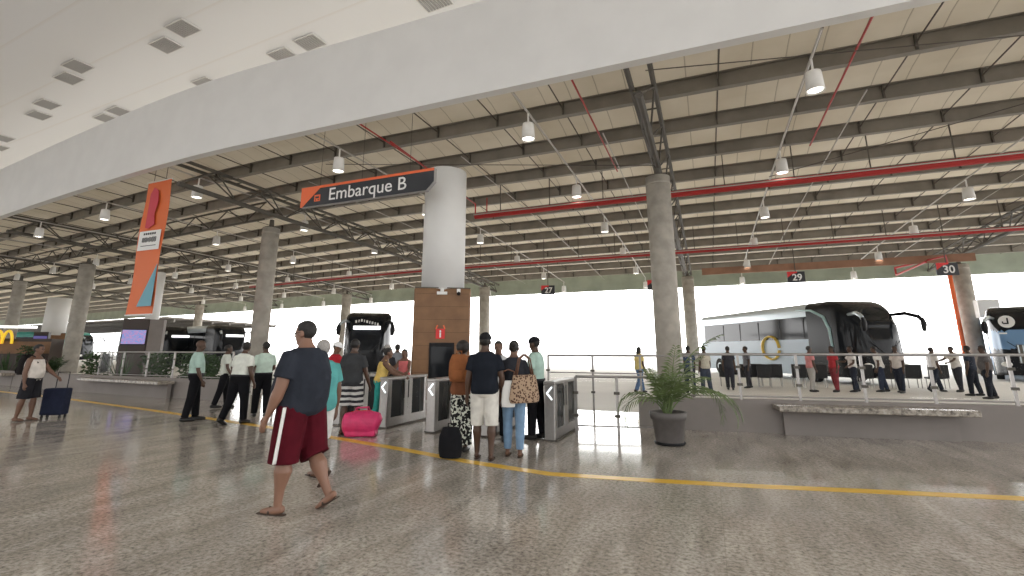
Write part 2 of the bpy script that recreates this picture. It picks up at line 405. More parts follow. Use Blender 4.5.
for k, s in enumerate((5.0, -2.9, -8.6, -16.5, 13.2)):
    tag(MB().tube(npath(s, -.1, 16, 46), .02, 6).build('wiring_conduit', M['conduit']), 'slim bare conduit without lamps ' + ['right of the tall round column', 'just left of the tall round column', 'behind the white column', 'behind the black sign', 'at the far right'][k], 'conduit', 'slim bare conduits')

# red pipes
def redpipe(s0, s1, n, z, r, lab):
    e = empty('sprinkler_pipe', (0, 0, 0), label=lab, cat='pipe')
    st = [s0 + (s1 - s0) * k / 24 for k in range(25)]
    MB().tube([(s, n + off(s), z) for s in st], r, 10).build('pipe', M['red_pipe'], e)
    m = MB(); m.tube([(s, n + off(s) - r - .05, z + r * .2) for s in st], .025, 6); m.build('small_pipe', M['conduit'], e)
    s = s0 + 1.3
    while s < s1:
        MB().box((s, n + off(s), (z + zroof(n)) / 2 + .05), (.035, .035, zroof(n) - z + .1)).build('hanger', M['steel_dark'], e); s += 2.4
redpipe(-9.8, 28, 19.8, 7.75, .14, 'thick red pipe hanging across the bay, nearer of the two long ones')
redpipe(-40, 28, 30.6, 7.4, .12, 'long red pipe farther back under the canopy')
e = empty('sprinkler_branch', (0, 0, 0), label='thin red branch pipes beside the white column', cat='pipe')
MB().tube([(-9.8, 19.8, 7.9), (-9.8, 19.8, 8.35), (-9.8, 13, 8.7)], .035, 6).build('pipe', M['red_pipe'], e)
MB().tube([(-9.2, 19.8, 7.9), (-9.2, 19.8, 8.6)], .03, 6).build('riser', M['red_pipe'], e)
for k, s in enumerate((G(430, 175, 8.95)[0], G(605, 150, 9)[0], G(825, 120, 9)[0])):
    tag(MB().tube(npath(s, -.05, 12.2, 20), .03, 6).build('red_branch_pipe', M['red_pipe']), 'thin red pipe running back toward the thick red pipe, ' + ['beside the white column', 'left of the tall column', 'right of the tall column'][k], 'pipe')
e = empty('sprinkler_loop', label='red pipe loop hanging near the gate 30 sign', cat='pipe')
a = [G(895, 268, 7.2), G(945, 256, 7.2)]
MB().tube([(a[0][0], a[0][1], 7.2), (a[1][0], a[1][1], 7.2), (a[1][0] + .1, a[1][1] + .1, 6.4)], .08, 8).build('pipe', M['red_pipe'], e)
MB().tube([(a[0][0], a[0][1], 6.7), (a[1][0] - 1, a[1][1], 6.9)], .07, 8).build('lower_pipe', M['red_pipe'], e)
MB().tube([(a[0][0], a[0][1], 7.2), (a[0][0], a[0][1], 6.7)], .06, 8).build('end_pipe', M['red_pipe'], e)

# lattice trusses over the column rows
TS = [(15.9, 'far right, above the column beside the blue coach'), (-1.2, 'above the tall round column at centre right'), (-19.8, 'above the round column behind the group of guards'), (-37.2, 'above the left round column'), (-54, 'far left, beyond the left round column'), (-71, 'farthest left')]
for s, l in TS:
    e = empty('roof_truss', (0, 0, 0), label='dark steel lattice truss running back ' + l, cat='truss', group='lattice trusses over the column rows')
    wd = .32
    zb = lambda n: zroof(n) - 1.05 + .012 * abs(n - 18)
    zt = lambda n: zroof(n) - .06
    N0, N1, K = 12.2, 45.0, 24
    P = [N0 + (N1 - N0) * i / K for i in range(K + 1)]
    o = off(s)
    for dx in (-wd, wd):
        MB().tube([(s + dx, n + o, zt(n)) for n in P], .075, 8).build('top_chord', M['steel_dark'], e)
    MB().tube([(s, n + o, zb(n)) for n in P], .105, 8).build('bottom_chord', M['steel_dark'], e)
    for i in range(K):
        for dx in (-wd, wd):
            n0, n1 = (P[i], P[i + 1]) if i % 2 == 0 else (P[i + 1], P[i])
            MB().tube([(s, n0 + o, zb(n0)), (s + dx, n1 + o, zt(n1))], .035, 5).build('brace', M['steel_dark'], e)
    m = MB()
    for n in P[::2]: m.tube([(s - wd, n + o, zt(n)), (s + wd, n + o, zt(n))], .03, 5)
    m.build('cross_bars', M['steel_dark'], e)
# side lattices that run from the column heads along the hall, far left
for k, (sa, sb, n) in enumerate(((-36.5, -21, 17.4), (-53, -38, 17.6), (-70, -55, 17.8))):
    e = empty('roof_truss', (0, 0, 0), label='flat zigzag lattice truss between column heads, %s on the left' % ['nearest', 'middle', 'farthest'][k], cat='truss', group='side lattices between column heads')
    zt_ = zroof(n) - .1; zb_ = zroof(n) - 1.0; K = 10
    X = [sa + (sb - sa) * i / K for i in range(K + 1)]
    MB().tube([(x, n + off(x), zt_) for x in X], .06, 6).build('top_chord', M['steel_dark'], e)
    MB().tube([(x, n + off(x), zb_) for x in X], .06, 6).build('bottom_chord', M['steel_dark'], e)
    for i in range(K):
        a_, b_ = (zt_, zb_) if i % 2 == 0 else (zb_, zt_)
        MB().tube([(X[i], n + off(X[i]), a_), (X[i + 1], n + off(X[i + 1]), b_)], .035, 5).build('brace', M['steel_dark'], e)

# thin stay cables
for k, (a_, b_) in enumerate((((8, 14.4, 9.1), (-1.0, 12.3, 9.0)), ((12, 17, 9.0), (3.0, 22.2, 8.8)), ((-1.2, 17.5, 8.2), (-14, 14.4, 9.0)))):
    tag(MB().tube([a_, b_], .015, 5).build('stay_cable', M['rod']), 'thin diagonal stay cable under the roof ' + ['at the top right', 'right of the lamp', 'left of the tall column'][k], 'cable')

# ------------------------------------------------------------------ columns
def column(s, n, r, top, lab, mtl='concrete'):
    e = empty('round_column', (s, n, 0), label=lab, cat='column')
    MB().lathe((0, 0, 0), [(r, 0), (r, top)], 32).build('shaft', M[mtl], e, True)
    MB().lathe((0, 0, top), [(r * .75, 0), (r * .75, .06), (.12, .1), (.10, .45)], 16).build('head_plate', M['steel_dark'], e)
    MB().lathe((0, 0, top - .3), [(r + .012, 0), (r + .012, .07)], 32).build('band', M[mtl], e, True)
    return e
c1 = (at_n(669, 17.5), 17.5); column(*c1, .43, 7.72, 'tall beige concrete column right of centre, nearest one')
c2 = (at_n(693, 41), 41); column(*c2, .46, 7.3, 'slim looking far concrete column just right of the tall one')
column(at_n(258, 17.5), 17.5, .40, 7.6, 'concrete column rising behind the three guards')
column(at_n(72, 20.2), 20.2, .46, 7.5, 'shaded concrete column on the left behind the planting')
column(at_n(976, 42), 42, .5, 7.3, 'concrete column at right beside the red downpipe')
column(at_n(484, 41), 41, .5, 7.3, 'far concrete column just right of the wood clad column')
column(at_n(343, 41), 41, .5, 7.3, 'far concrete column above the black coach front')
column(at_n(6, 22), 22, .42, 7.2, 'concrete column at the left picture edge')
column(at_n(194, 43), 43, .5, 7.2, 'distant concrete column between banner and guards')

def wood_column(px, n, rsh, top, bw, bh, lab, screen=False):
    s = at_n(px, n); ang = math.atan2(-s, n)
    e = empty('clad_column', (s, n, 0), ang, label=lab, cat='column')
    MB().lathe((0, 0, bh - .2), [(rsh, 0), (rsh, top - bh)], 40).build('white_shaft', M['white_paint'], e, True)
    m = MB(); m.box((0, 0, bh / 2), (bw, bw * .8, bh), bev=.06)
    m.build('wood_cladding', M['wood'], e)
    m = MB(); m.box((0, 0, bh + .01), (bw * .98, bw * .78, .03)); m.build('top_cap', M['steel_dark'], e)
    m = MB()
    k = .42
    while k < bh:
        m.box((0, -bw * .4 - .001, k), (bw - .13, .003, .006)); k += .42
    m.build('board_joints', M['soil'], e)
    return e
E = wood_column(441, 14.5, .74, zat(455, 167, 14.5), 1.86, 3.55, 'white round column with a wood clad base behind the gates')
f = -.745
m = MB(); m.box((.02, f - .01, .95), (.80, .05, 1.65), bev=.01); m.build('screen_housing', M['black'], E)
m = MB(); m.box((.02, f - .04, 1.0), (.68, .02, 1.3)); m.build('screen', M['blackglass'], E)
m = MB(); m.box((-.02, f - .02, 3.38), (.34, .06, .10), bev=.01); m.box((-.02, f - .04, 3.49), (.12, .09, .12), bev=.02); m.build('emergency_light', M['white'], E)
m = MB(); m.box((.52, f - .06, 3.46), (.12, .16, .12), bev=.02); m.build('camera_housing', M['white'], E)
m = MB(); m.lathe((.52, f - .12, 3.30), [(.03, 0), (.06, .03), (.06, .08), (.02, .12)], 12); m.build('camera_dome', M['black'], E)
M['sign_red'] = mat('red pictogram sign', (.7, .03, .03), .45)
m = MB(); m.box((-.04, f - .02, 2.06), (.29, .03, .32)); pg = m.build('fire_sign', M['sign_red'], E)
m = MB(); m.box((-.04, f - .04, 2.02), (.05, .006, .16)); m.ell((-.04, f - .04, 2.14), (.03, .006, .03)); m.build('pictogram', M['white'], pg)
m = MB(); m.box((-.16, f - .02, 2.27), (.045, .03, .13), rot=Matrix.Rotation(.35, 3, 'Y')); m.box((.08, f - .02, 2.27), (.045, .03, .13), rot=Matrix.Rotation(-.35, 3, 'Y')); m.build('sign_prongs', M['orange_sign'], pg)
e2 = wood_column(147, 22.4, .42, 7.2, .8, 3.2, 'distant white column behind the information screen below the banner')
e3 = wood_column(50, 29, .95, 7.0, 1.9, 3.2, 'wide white column far left beyond the planting')

# ------------------------------------------------------------------ low walls, benches, railings
def poly_wall(name, pts_, z0, z1, th, mtl, lab, cat, kind='structure'):
    m = MB(); rings = []
    for i, p in enumerate(pts_):
        a_ = Vector(pts_[max(i - 1, 0)]); b_ = Vector(pts_[min(i + 1, len(pts_) - 1)]); t = (b_ - a_).normalized(); nrm = Vector((-t.y, t.x))
        p = Vector(p)
        rings.append([m.bm.verts.new((*p, z0)), m.bm.verts.new((*(p + nrm * th), z0)), m.bm.verts.new((*(p + nrm * th), z1)), m.bm.verts.new((*p, z1))])
    for i in range(len(rings) - 1):
        for k in range(4): m.bm.faces.new((rings[i][k], rings[i][(k + 1) % 4], rings[i + 1][(k + 1) % 4], rings[i + 1][k]))
    m.bm.faces.new(rings[0][::-1]); m.bm.faces.new(rings[-1])
    return tag(m.build(name, mtl), lab, cat, kind=kind)
Wr = [G(640, 428), G(700, 430.5), G(800, 434.5), G(900, 438.5), G(1030, 443.5), G(1130, 448)]
poly_wall('wall_right', Wr, 0, .60, .25, M['wallgrey'], 'low grey wall on the right carrying the glass railing', 'low wall')
Wl = [(-62, 11.1 + off(-62)), (-50, 11.1 + off(-50)), (-40, 11.1 + off(-40)), (-30, 11.1 + off(-30)), (-22, 11.1 + off(-22)), (-14.0, 11.1)]
poly_wall('wall_left', Wl, 0, .62, .25, M['wallgrey'], 'low grey wall on the left carrying the glass railing', 'low wall')
def lerp_path(pts_, t):
    L = [0]
    for i in range(len(pts_) - 1): L.append(L[-1] + (Vector(pts_[i + 1]) - Vector(pts_[i])).length)
    d = t * L[-1]
    for i in range(len(pts_) - 1):
        if d <= L[i + 1] + 1e-6:
            f_ = (d - L[i]) / (L[i + 1] - L[i]); return Vector(pts_[i]).lerp(Vector(pts_[i + 1]), f_)
    return Vector(pts_[-1])
def bench(a_, b_, lab):
    a_, b_ = Vector(a_), Vector(b_); c = (a_ + b_) / 2; d = b_ - a_; an = math.atan2(d.y, d.x)
    e = empty('granite_bench', (c.x, c.y, 0), an, label=lab, cat='bench')
    m = MB(); m.box((0, -.26, .50), (d.length, .52, .10), bev=.012); m.build('seat_slab', M['granite_slab'], e)
    m = MB(); m.box((0, -.06, .225), (d.length - .3, .12, .45)); m.build('plinth', M['wallgrey'], e)
bench(G(775, 433.5), G(968, 441), 'long speckled granite bench slab on the right low wall')
bench((-21.6, 11.55), (-16.4, 11.1), 'speckled granite bench slab on the left low wall, nearer the guards')
bench((-33, 12.9), (-28.2, 12.15), 'speckled granite bench slab on the left low wall, farther left')

def railing(name, pts_, z0, z1, nposts, lab, low=.12, th=.022, fit=True):
    own = nposts == 0
    if own: nposts = len(pts_)
    LP = lerp_path
    def at(t):
        if not own: return LP(pts_, t)
        q_ = min(t * (nposts - 1), nposts - 1.0001); i_ = int(q_); return Vector(pts_[i_]).lerp(Vector(pts_[i_ + 1]), q_ - i_)
    e = empty(name, (0, 0, 0), label=lab, cat='railing')
    K = max(2, nposts * 2)
    P = [at(i / K) for i in range(K + 1)]
    MB().tube([(p.x, p.y, z1) for p in P], th * 1.15, 10).build('handrail', M['inox'], e, True)
    MB().tube([(p.x, p.y, z0 + low) for p in P], th * .7, 8).build('lower_rail', M['inox'], e, True)
    for i in range(nposts):
        p = at(i / (nposts - 1))
        m = MB(); m.box((p.x, p.y, (z0 + z1) / 2), (.045, .045, z1 - z0)); po = m.build('post', M['inox'], e)
        for zz in (.33, .72): m = MB(); m.box((p.x, p.y - .03, z0 + (z1 - z0) * zz), (.10, .05, .05)); m.build('glass_clamp', M['steel_dark'], po)
    for i in range(nposts - 1):
        a_ = at((i + .04) / (nposts - 1)); b_ = at((i + .96) / (nposts - 1))
        d = (b_ - a_); c = (a_ + b_) / 2
        m = MB(); m.box((c.x, c.y, (z0 + z1) / 2 + low * .3), (d.length, .01, (z1 - z0) - low - .1), rz=math.atan2(d.y, d.x)); m.build('glass_panel', M['glass'], e)
    return e
Wr2 = [(x, y + .12) for x, y in Wr]
railing('glass_railing', [tuple(Vector(G(px, 428.6 + (px - 640) * .0390)) + Vector((0, .12))) for px in (686, 745, 806, 874, 946, 1030, 1120)], .60, 1.46, 0, 'glass railing with steel handrail on the right low wall', low=.06)
Wl2 = [(x, y + .12) for x, y in Wl]
Wl3 = [(at_n(112, 12.3), 12.6 - .25), *Wl2[4:]]
railing('glass_railing', Wl3, .62, 1.47, 7, 'glass railing with steel handrail on the left low wall', low=.06)
railing('glass_railing', [G(577, 434.5), G(618, 436), G(662, 437)], 0, 1.05, 3, 'short glass barrier between the end gate and the potted palm', low=.16)
railing('glass_railing', [(at_n(548, 13), 13.0), (at_n(690, 13), 13.0)], 0, 1.40, 4, 'steel and glass railing standing behind the gates', low=.95)
railing('glass_railing', [(-13.9, 11.1), (-8.5, 9.6)], 0, 1.05, 5, 'glass barrier behind the guards left of the gates', low=.5)

# ------------------------------------------------------------------ turnstile gates
M['gatepanel'] = mat('gate smoked glass', (.02, .022, .024), .15, spec=.25)
M['arrow'] = mat('lit arrow', (.9, .95, .95), .4, emit=(.9, .97, 1), es=1.2)
def gate():
    e = empty('turnstile_gate')
    Lg, h, t = 1.5, 1.0, .2
    # frame: base, ends and top as one shaped cabinet shell
    m = MB()
    m.box((0, Lg / 2, .10), (t - .01, Lg - .03, .20), bev=.012)
    m.box((0, .075, h / 2), (t, .15, h), bev=.02)
    m.box((0, Lg / 2 + .02, h / 2), (t * .9, .30, h - .04), bev=.012)
    m.box((0, Lg - .05, h / 2), (t, .10, h), bev=.02)
    m.box((0, Lg / 2, h - .03), (t + .02, Lg + .02, .06), bev=.015)
    m.build('cabinet', M['inox'], e)
    for y0 in (.33, 1.045):
        m = MB(); m.box((0, y0, .545), (t - .03, .385 if y0 < 1 else .38, .76)); m.build('side_panel', M['gatepanel'], e)
    for y0 in (.60, .76):
        m = MB()
        for sx in (-1, 1): m.box((sx * t * .46, y0, .72), (.01, .035, .36), bev=.004)
        m.build('sensor_strip', M['black'], e)
    m = MB()
    for sg in (-1, 1):
        m.box((0, -.006, .80 + sg * .052), (.026, .012, .15), rot=Matrix.Rotation(sg * .72, 3, 'Y'))
    m.build('arrow_light', M['arrow'], e)
    m = MB(); m.box((.0, Lg / 2 + .02, .02), (t + .06, Lg + .04, .03), bev=.005); m.build('base_plate', M['steel_dark'], e)
    m = MB(); m.box((.20, Lg / 2, .58), (.22, .014, .52), bev=.004); m.build('flap', M['glass'], e)
    return e
g0 = gate()
gl = [((-7.4, 8.5), 'leftmost steel turnstile gate, behind the people with the pink bag'), ((-6.22, 8.5), 'steel turnstile gate with lit arrow just right of the pink bag'),
      ((-5.05, 8.4), 'steel turnstile gate left of the woman with the brown backpack'), ((-3.9, 8.4), 'steel turnstile gate mostly hidden behind the group in line'), ((-2.66, 8.42), 'rightmost steel turnstile gate beside the capped guard')]
for i, (p, l) in enumerate(gl):
    g = g0 if i == 0 else copy_tree(g0)
    g.location = (p[0], p[1], 0); tag(g, l, 'turnstile', 'boarding gates')

# ------------------------------------------------------------------ hanging sign and banner
sl, sr = at_n(301, 12.46, 199), at_n(434, 12.46, 172)
zsb, zst = zat(425, 191, 12.5), zat(434, 168, 12.5)
W = sr - sl
M['sign_under'] = mat('grey sign return', (.33, .32, .31), .5)
e = empty('hanging_sign', ((sl + sr) / 2, 12.5, zsb), label="black hanging sign reading Embarque B with an orange corner", cat='sign')
H = zst - zsb
m = MB(); m.prism([(-W / 2, 0), (W / 2 - .28, 0), (W / 2, .28), (W / 2, H), (-W / 2, H)], -.02, .12); m.build('case', M['sign_under'], e)
m = MB(); m.prism([(-W / 2 + .02, .015), (W / 2 - .285, .015), (W / 2 - .01, .285), (W / 2 - .01, H - .01), (-W / 2 + .02, H - .01)], -.035, -.02); m.build('face', M['sign_black'], e)
m = MB(); m.prism([(-W / 2, .0), (-W / 2 + .08, 0), (-W / 2 + .85, H - .09), (W / 2, H - .09), (W / 2, H), (-W / 2, H)], -.045, -.035); m.build('orange_band', M['orange_sign'], e)
text('Embarque B', .63, M['white'], e, loc=(.12, -.05, H * .45), bold=.002, sx=1.04)
m = MB(); m.box((-1.98, -.045, H * .38), (.26, .01, .24)); ic = m.build('bus_icon', M['orange_sign'], e)
m = MB(); m.box((-1.98, -.053, H * .41), (.16, .006, .07)); m.box((-2.04, -.053, H * .29), (.04, .006, .04)); m.box((-1.92, -.053, H * .29), (.04, .006, .04)); m.build('bus_shape', M['sign_black'], ic)
for x in (-W / 2 + .7, -.2, W / 2 - 1.0):
    MB().tube([(x, .10, H), (x, .10, 9.82 - zsb)], .008, 5).build('wire', M['rod'], e)

bs, bn = at_n(138, 12.9), 12.6 + .5
za, zb_ = 8.95, zat(137, 315, bn)
bs = (at_n(136, bn, 314) + at_n(163, bn, 178)) / 2; bw = at_n(151, bn, 314) - at_n(122, bn, 314)
bw = min(bw, 1.65)
e = empty('hanging_banner', (bs, bn, zb_), label='tall orange banner with white label and blue triangle hanging at left', cat='banner')
bh = za - zb_
def bx(x, z, wv=True): return (x, .035 * math.sin(z * 1.6 + x), z)
m = MB(); g_ = [[m.bm.verts.new(bx(-bw / 2 + bw * i / 4, bh * j / 16)) for i in range(5)] for j in range(17)]
for j in range(16):
    for i in range(4): m.bm.faces.new((g_[j][i], g_[j][i + 1], g_[j + 1][i + 1], g_[j + 1][i]))
gg = bmesh.ops.extrude_face_region(m.bm, geom=list(m.bm.faces)); bmesh.ops.translate(m.bm, vec=(0, .01, 0), verts=[v for v in gg['geom'] if isinstance(v, bmesh.types.BMVert)])
m.build('cloth', M['orange'], e)
m = MB(); m.prism([(bw / 2 - .04, .35), (bw / 2 - .04, bh * .36), (-.15, .35)], -.055, -.045); m.build('blue_triangle', M['blue_vinyl'], e)
m = MB(); m.prism([(-.42, bh * .64), (-.2, bh * .63), (.18, bh * .66), (.05, bh * .74), (.2, bh * .83), (.1, bh * .92), (-.2, bh * .95), (-.4, bh * .9)], -.06, -.05); m.build('crimson_shape', M['pink_vinyl'], e)
m = MB(); m.box((0, -.06, bh * .54), (bw * .86, .01, bh * .145)); lb = m.build('white_label', M['white'], e)
m = MB()
for k in range(6): m.box((-.36 + k * .14, -.068, bh * .59), (.10, .006, .09))
m.build('small_heading', M['sign_black'], lb)
m = MB()
random.seed(3)
for k in range(14): m.box((-.44 + k * .068, -.068, bh * .545), (.045, .006, .22 + random.uniform(-.05, .03)))
m.build('bold_lettering', M['sign_black'], lb)
m = MB(); m.box((0, -.068, bh * .50), (bw * .6, .006, .03)); m.build('small_lettering', M['sign_black'], lb)
MB().tube([(-bw / 2 - .05, 0, bh), (bw / 2 + .05, 0, bh)], .035, 8).build('top_rod', M['white'], e)
MB().tube([(-bw / 2 - .05, 0, 0), (bw / 2 + .05, 0, 0)], .04, 8).build('bottom_rod', M['white'], e)
m = MB()
for x in (-.4, .4): m.tube([(x, 0, bh), (x, 0, 9.8 - zb_)], .012, 5)
m.build('wires', M['rod'], e)

# bay number signs
def baysign(px, py, n, num, lab, sz=.75):
    s = at_n(px, n, py); z = zat(px, py, n)
    e = empty('bay_number_sign', (s, n, z), R(10), label=lab, cat='sign')
    m = MB(); m.box((0, 0, 0), (sz * 1.5, .12, sz), bev=.02); m.build('case', M['sign_black'], e)
    m = MB(); m.prism([(-sz * .75, sz / 2), (-sz * .75, -sz * .05), (-sz * .35, sz * .25), (sz * .1, sz * .38), (sz * .1, sz / 2)], -.08, -.06); m.build('red_corner', M['sign_red'], e)
    text(num, sz * .85, M['white'], e, 'number', loc=(.05, -.075, -.05), bold=.012)
    MB().tube([(0, 0, sz / 2), (0, 0, zroof(n) + .5 - z)], .03, 6).build('hanger', M['steel_dark'], e)
baysign(947, 269, 36, '30', 'dark bay number sign reading 30, beside the right column')
baysign(796, 277, 38, '29', 'dark bay number sign reading 29, above the large coach')
baysign(655, 285, 38, '28', 'dark bay number sign behind the tall round column')
baysign(548, 290, 38, '27', 'dark bay number sign reading 27, right of the wood clad column')

# downpipe and box at the right column
s = at_n(976, 42)
e = empty('red_downpipe', label='red pipe running down beside the right column', cat='pipe')
MB().tube([(s - .85, 41.4, 7.6), (s - .85, 41.4, 0)], .13, 10).build('pipe', M['orange_sign'], e, True)
e = empty('junction_box', (at_n(978, 41.2, 309) - .2, 41.2, zat(982, 309, 41.2)), label='pale square box mounted on the right column', cat='box')
m = MB(); m.box((.55, -.3, 0), (1.1, .6, 1.15), bev=.03); m.build('body', M['lamp_shell'], e)
m = MB(); m.box((-.1, -.62, 0), (.02, .05, .5)); m.box((.5, -.61, 0), (.85, .02, .95)); m.build('lid', M['lamp_shell'], e)

# ------------------------------------------------------------------ info screen far left, yellow sign
M['screen_lit'] = None
ms = bpy.data.materials.new('lit departures screen'); ms.use_nodes = True; nt = ms.node_tree; b = nt.nodes['Principled BSDF']
tc = nt.nodes.new('ShaderNodeTexCoord'); br = nt.nodes.new('ShaderNodeTexBrick'); br.inputs['Scale'].default_value = 6
br.inputs['Color1'].default_value = (.05, .25, .8, 1); br.inputs['Color2'].default_value = (.8, .15, .5, 1); br.inputs['Mortar'].default_value = (.5, .7, .9, 1); br.inputs['Mortar Size'].default_value = .03
nt.links.new(tc.outputs['Object'], br.inputs['Vector']); nt.links.new(br.outputs[0], b.inputs['Emission Color']); b.inputs['Emission Strength'].default_value = .75; b.inputs['Base Color'].default_value = (.02, .02, .03, 1)
mp = nt.nodes.new('ShaderNodeMapping'); mp.inputs['Rotation'].default_value = (R(90), 0, 0); nt.links.new(tc.outputs['Object'], mp.inputs[0]); nt.links.new(mp.outputs[0], br.inputs['Vector'])
n_ = 17.5
def kiosk(px0, px1, py0, scr, n_, lab, litm):
    s0, s1 = at_n(px0, n_), at_n(px1, n_); c = (s0 + s1) / 2; an = math.atan2(-c, n_)
    wd = (s1 - s0) * math.cos(an) * .98; zt = zat((px0 + px1) / 2, py0, n_)
    e = empty('information_kiosk', (c, n_, 0), an * .75, label=lab, cat='kiosk')
    m = MB(); m.box((0, .3, zt / 2), (wd, .6, zt), bev=.02); m.build('wood_case', M['kiosk'], e)
    z0, z1 = zat((px0 + px1) / 2, scr[1], n_), zat((px0 + px1) / 2, scr[0], n_)
    m = MB(); m.box((0, -.02, (z0 + z1) / 2), (wd * .96, .04, (z1 - z0) * 1.12)); m.build('bezel', M['black'], e)
    m = MB(); m.box((0, -.05, (z0 + z1) / 2), (wd * .90, .02, (z1 - z0))); m.build('screen', litm, e)
    return e, wd, zt
M['kiosk'] = mat('dark brown kiosk', (.05, .035, .028), .5)
k1, wd, zt = kiosk(118, 146, 319, (330, 344), 17.5, 'dark information kiosk with a lit blue and pink screen', ms)
m = MB(); m.box((wd / 2 + .35, .35, zt / 2 + .0), (.68, .6, zt - .02), bev=.02); m.build('side_cabinet', M['wallgrey'], k1)
M['dimscreen'] = mat('dim violet screen', (.02, .02, .05), .3, emit=(.2, .15, .6), es=.35)
kiosk(30, 46, 332, (336, 345), 24, 'small distant kiosk with a dim violet screen at far left', M['dimscreen'])
c = D(10, 34)
e = empty('shop_front', (c[0], c[1], 0), R(45), label='distant shop counter with yellow arches sign at the left edge', cat='shop')
m = MB(); m.box((0, 0, 1.15), (5, 2, 2.3)); m.build('counter', M['kiosk'], e)
m = MB(); m.box((0, -1.02, 1.7), (5, .06, .8)); m.build('front_board', M['wood'], e)
m = MB(); m.box((-.3, -.3, 3.1), (3.2, .2, .16)); m.build('light_strip', mat('shop strip light', (1, 1, 1), .5, emit=(1, 1, .95), es=1.5), e)
mm = MB()
for dx in (-.25, .25):
    mm.tube([(dx + .25 * math.cos(t), -1.2, 1.95 + .85 * math.sin(t)) for t in [math.pi * k / 14 for k in range(15)]], .08, 8)
o = mm.build('arches_sign', M['mustard'], e)

# ------------------------------------------------------------------ plants
def frond(m, L, az, el, droop, wide=.27, nleaf=22, lw=.013):
    d = Vector((math.cos(az), math.sin(az), 0)); side = Vector((-math.sin(az), math.cos(az), 0))
    pts_ = []; p = Vector((0, 0, 0)); a_ = el
    K = 14
    for k in range(K + 1):
        pts_.append(p.copy()); a_ -= droop / K * (1 + k / K); p = p + (d * math.cos(a_) + Vector((0, 0, math.sin(a_)))) * (L / K)
    m.tube(pts_, [.012 * (1 - .8 * k / K) + .002 for k in range(K + 1)], 5)
    for i in range(nleaf):
        f_ = .22 + .78 * i / (nleaf - 1); q = f_ * K; k = min(int(q), K - 1); pp = pts_[k].lerp(pts_[k + 1], q - k); tt = (pts_[k + 1] - pts_[k]).normalized()
        ll = wide * math.sin(math.pi * (.15 + .8 * f_)) * random.uniform(.85, 1.1) + .05
        for sg in (-1, 1):
            dr = (side * sg * .75 + tt * .75 + Vector((0, 0, random.uniform(-.35, .05)))).normalized()
            tip = pp + dr * ll + Vector((0, 0, -ll * .25)); mid = pp + dr * ll * .5; wv = tt * lw
            v = [m.bm.verts.new(x) for x in (pp, mid + wv, tip, mid - wv)]
            m.bm.faces.new(v)
def palm(px, py, hp, rp, zt, nf, L, lab, pot=True, mt='leaf', seed=1, loc=None, spec=None):
    random.seed(seed)
    c = loc or G(px, py)
    e = empty('potted_palm', (c[0], c[1], 0), label=lab, cat='plant')
    if pot:
        MB().lathe((0, 0, 0), [(rp * .70, .0), (rp * .74, .04), (rp * .86, hp * .75), (rp * .95, hp * .78), (rp * 1.0, hp), (rp * .9, hp), (rp * .86, hp - .06)], 28).build('pot', M['pot'], e, True)
        MB().lathe((0, 0, 0), [(rp * .76, 0), (rp * .84, .035), (rp * .7, .05)], 28).build('saucer', M['black'], e, True)
        MB().lathe((0, 0, hp - .09), [(rp * .88, 0), (rp * .6, .03)], 24).build('soil', M['soil'], e)
    for i in range(nf):
        m = MB()
        if spec and i < len(spec): az, el, dr, l_ = spec[i]
        else: az = random.uniform(0, 6.28); el = R(random.uniform(76, 88)); dr = R(random.uniform(15, 55)); l_ = L * random.uniform(.55, 1.0)
        frond(m, l_, az, el, dr)
        o = m.build('frond', M[mt], e); o.location = (random.uniform(-.06, .06), random.uniform(-.06, .06), hp - .07 if pot else .02)
    return e
# image right = +x rotated; az measured in world: camera right is (cos YAW, sin YAW)
ar = YAW
palm(670, 444, .52, .31, 0, 18, 1.25, 'potted palm in a grey pot right of the glass barrier', seed=5,
     spec=[(ar - .2, R(80), R(38), 1.75), (ar + .2, R(78), R(125), 1.7), (ar - .3, R(70), R(105), 1.6), (ar + 3.3, R(76), R(135), 1.25), (ar + 2.9, R(80), R(115), 1.2), (ar - .5, R(74), R(118), 1.75)])
palm(0, 0, .42, .3, 0, 12, 1.1, 'leafy dark plant behind the left low wall beside the shaded column', seed=8, mt='leaf_dark', loc=D(58, 25))
def agave(px, py, lab, n=16, h=1.0, seed=2, loc=None):
    random.seed(seed); c = loc or G(px, py)
    e = empty('spiky_plant', (c[0], c[1], 0), label=lab, cat='plant')
    m = MB(); m.box((0, 0, .15), (.75, .5, .30), bev=.02); m.build('planter', M['wallgrey'], e)
    for i in range(n):
        az = random.uniform(0, 6.28); el = R(random.uniform(50, 88)); l_ = h * random.uniform(.6, 1); d = Vector((math.cos(az), math.sin(az), 0)); sd = Vector((-d.y, d.x, 0))
        m = MB(); P = []
        for k in range(6):
            t = k / 5; el2 = el - .5 * t * t; p = d * (math.cos(el) * l_ * t + .05) + Vector((0, 0, .28 + math.sin(el) * l_ * t - .1 * t * t))
            wv = .035 * math.sin(math.pi * (.2 + .78 * t)) + .002
            P.append([m.bm.verts.new(p + sd * wv), m.bm.verts.new(p + Vector((0, 0, -.012)) + d * .01), m.bm.verts.new(p - sd * wv), m.bm.verts.new(p + Vector((0, 0, .004)))])
        for k in range(5):
            for j in range(4): m.bm.faces.new((P[k][j], P[k][(j + 1) % 4], P[k + 1][(j + 1) % 4], P[k + 1][j]))
        m.build('leaf', M['leaf_dark'], e)
agave(118, 392, 'upright spiky plant in a low planter below the lit screen', h=1.5)
agave(4, 381, 'spiky plant at the left picture edge', seed=4, h=1.4)
